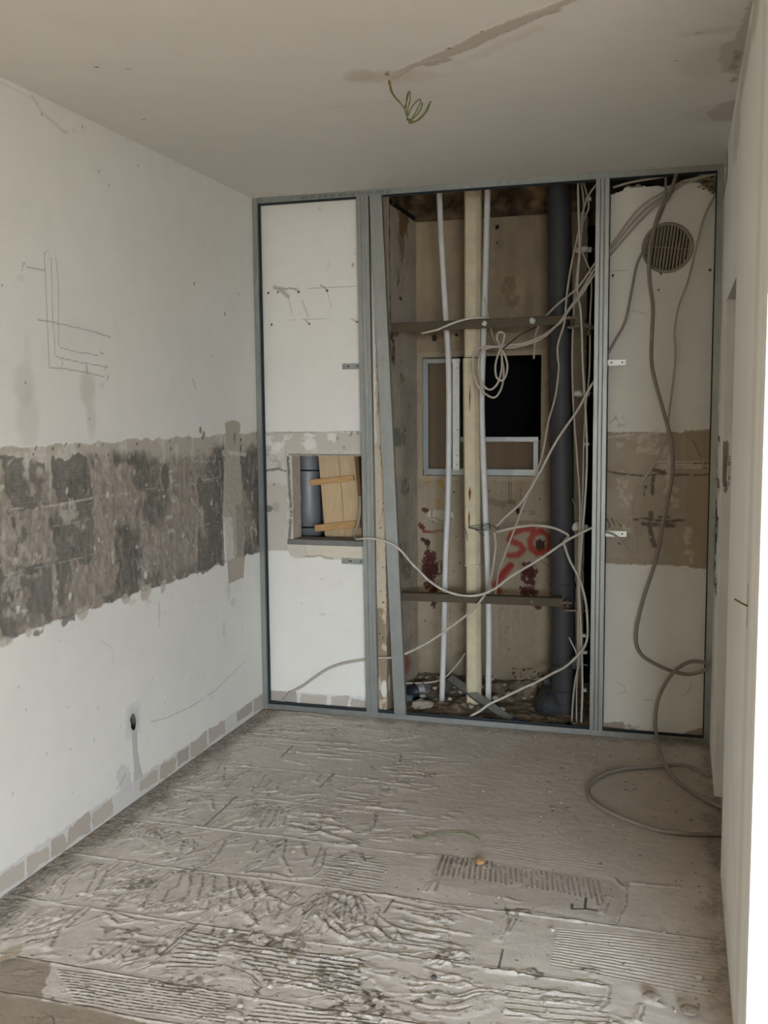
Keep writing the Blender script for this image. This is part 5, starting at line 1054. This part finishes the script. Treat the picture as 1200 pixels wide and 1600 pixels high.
# ---- rubble in the shaft and chips on the floor
def stone(c, r, seed, label, mat, group=None, name='mortar_chip', cat='rubble', **k):
    vs, fs = rockmesh((0, 0, 0), r, seed, **k); o = MB().add(vs, fs).build(name, mat); o.location = c; o.rotation_euler = (0, 0, seed*1.3); return tag(o, label, cat, group)
o = stone(P(660, 1102, .24), .052, 3, 'big pale lump of masonry at the foot of the leaning stud', M_rock, name='masonry_lump', flat=.55, sub=3); o.rotation_euler = (0, 0, 0)
for i in range(26):
    x = rnd.uniform(.70, 1.40); y = rnd.uniform(.2, .64); z = .02+.05*max(0, (y-.3)/.4)
    stone((x, y, z+.008), rnd.uniform(.007, .019), 40+i, 'small dusty lump in the rubble on the shaft floor', M_stone, 'rubble lumps on the shaft floor', name='masonry_lump', sub=2)
o = thing('profile_offcut', 'offcut of steel profile lying slantwise in the shaft rubble', 'metal profile', P(745, 1100, .25))
a = P(703, 1080, .42) ; b = P(797, 1124, .13); a.z = max(a.z, .12); A = Vector((b.x-a.x, b.y-a.y, b.z-a.z)).normalized(); Bn = Vector((0, -.6, .8)); Cn = A.cross(Bn).normalized()
MB().sheet([(-.02, .02), (-.02, 0), (.02, 0), (.02, .02)], a, b, Cn, -Bn).build('channel', M_zinc, o, solid=.001)
o = thing('pipe_fitting', 'black and grey plastic pipe fitting lying in the left corner of the shaft', 'pipe fitting', P(648, 1080, .42)); c_ = P(646, 1080, .42)
shade(MB().tube([c_+Vector((-.03, -.03, -.01)), c_+Vector((.0, -.03, .0)), c_+Vector((.001, -.03, .0)), c_+Vector((.03, -.02, .012))], [.042, .042, .048, .048], 28).build('socket', newmat('black_plastic', (30, 33, 38), .4, nscale=15, namt=.1), o))
shade(MB().tube([c_+Vector((.028, -.02, .014)), c_+Vector((.06, 0, .02)), c_+Vector((.075, 0, .03))], [.033, .033, .036], 24).build('sleeve', M_duct, o))
shade(MB().tube([c_+Vector((-.02, -.07, -.03)), c_+Vector((.02, -.07, -.03))], [.03, .03], 24).build('ring', newmat('grey_plastic', (90, 98, 102), .5, nscale=15, namt=.1), o))
p = P(808, 1126, .12); m = MB(); m.tube([p+Vector((-.02, 0, -.004)), p+Vector((.02, .0, -.004))], .010, 10); o = m.build('blue_plug', M_blue, smooth=True); tag(o, 'small blue plastic plug behind the floor track', 'plug')
# chips on the floor, the countable larger ones
spec = [(457, 1503, .013, 'beige chip lying on the dark comb lines near the front', M_stonel), (422, 1542, .009, 'whitish angular chip at the front, below the comb lines', M_stonel), (375, 1572, .009, 'whitish chip at the very front of the floor', M_stonel), (400, 1562, .009, 'pale round pebble at the very front of the floor', M_stonel),
        (239, 1307, .016, 'grey rounded lump on the tile bed by the left wall', M_stone), (458, 1331+600-600, .008, 'pale chip in the middle of the swirled adhesive', M_stonel), (493, 1432, .009, 'white shard standing in the crumbly joint', M_stonel), (360, 1455, .010, 'pale chip at the upper edge of the comb lines', M_stonel),
        (1093, 1528, .011, 'white pebble near the right wall at the front', M_stonel), (1078, 1582, .026, 'broad flat beige flake at the front right', M_rock), (1018, 1560, .022, 'flat pale flake at the front, right of middle', M_rock), (863, 1453, .008, 'white speck-like chip right of the floor centre', M_stonel),
        (876, 1255, .006, 'tiny white chip on the floor left of the cable loop', M_stonel), (763, 1144, .010, 'dusty chip just in front of the floor track', M_rock), (678, 1528, .009, 'dark grey chip in the front middle', newmat('dark_chip', (84, 82, 78), .9, nscale=30, namt=.2)), (417, 1106, .010, 'small white lump in the left corner at the floor track', M_stonel),
        (720, 1108+20, .006, 'little chip by the floor track near the leaning stud', M_stonel)]
for i, (u, v, r_, l_, mt) in enumerate(spec):
    p = PZ(u, v, .004); stone((p.x, p.y, .003+r_*.35), r_, 100+i, l_, mt, flat=.28 if r_ > .02 else .6, sub=2)
p = PZ(750, 1350, .004); stone((p.x, p.y, .012), .016, 77, 'ochre brown lump on top of the upright comb ridges', M_brownlump, name='ochre_lump', sub=2)
proto = None
for i in range(150):
    x = rnd.uniform(.10, 2.15); y = rnd.uniform(-2.65, -.06) if i % 3 else rnd.choice([rnd.uniform(-2.6, -1.9), rnd.uniform(-.3, -.03)])
    if i % 5 == 0: x = rnd.uniform(2.08, 2.19); y = rnd.uniform(-2.5, -1.35)
    r_ = rnd.uniform(.0022, .0052)
    if i < 6:
        o = stone((x, y, .003), .004, 300+i, 'tiny pale mortar crumb scattered on the rough floor', [M_stonel, M_stone][i % 2], 'mortar crumbs scattered on the floor', name='mortar_crumb', sub=1); protos = (protos if i else [])+[o]
    else:
        s_ = protos[i % 6]; o = s_.copy(); COL.objects.link(o); o.location = (x, y, .0035); o.scale = (r_/.004,)*3; o.rotation_euler = (0, 0, i)
# torn card at the left front
a = [(0, 1497), (14, 1489), (34, 1485), (26, 1494), (8, 1500), (-6, 1504)]
v = [PZ(u, w_, .012+.003*math.sin(i*2)) for i, (u, w_) in enumerate(a)]
o = MB().add(v, [tuple(range(len(v)))]).build('card_scrap', M_paper, solid=.001); tag(o, 'torn scrap of card on the floor at the left front', 'card scrap')
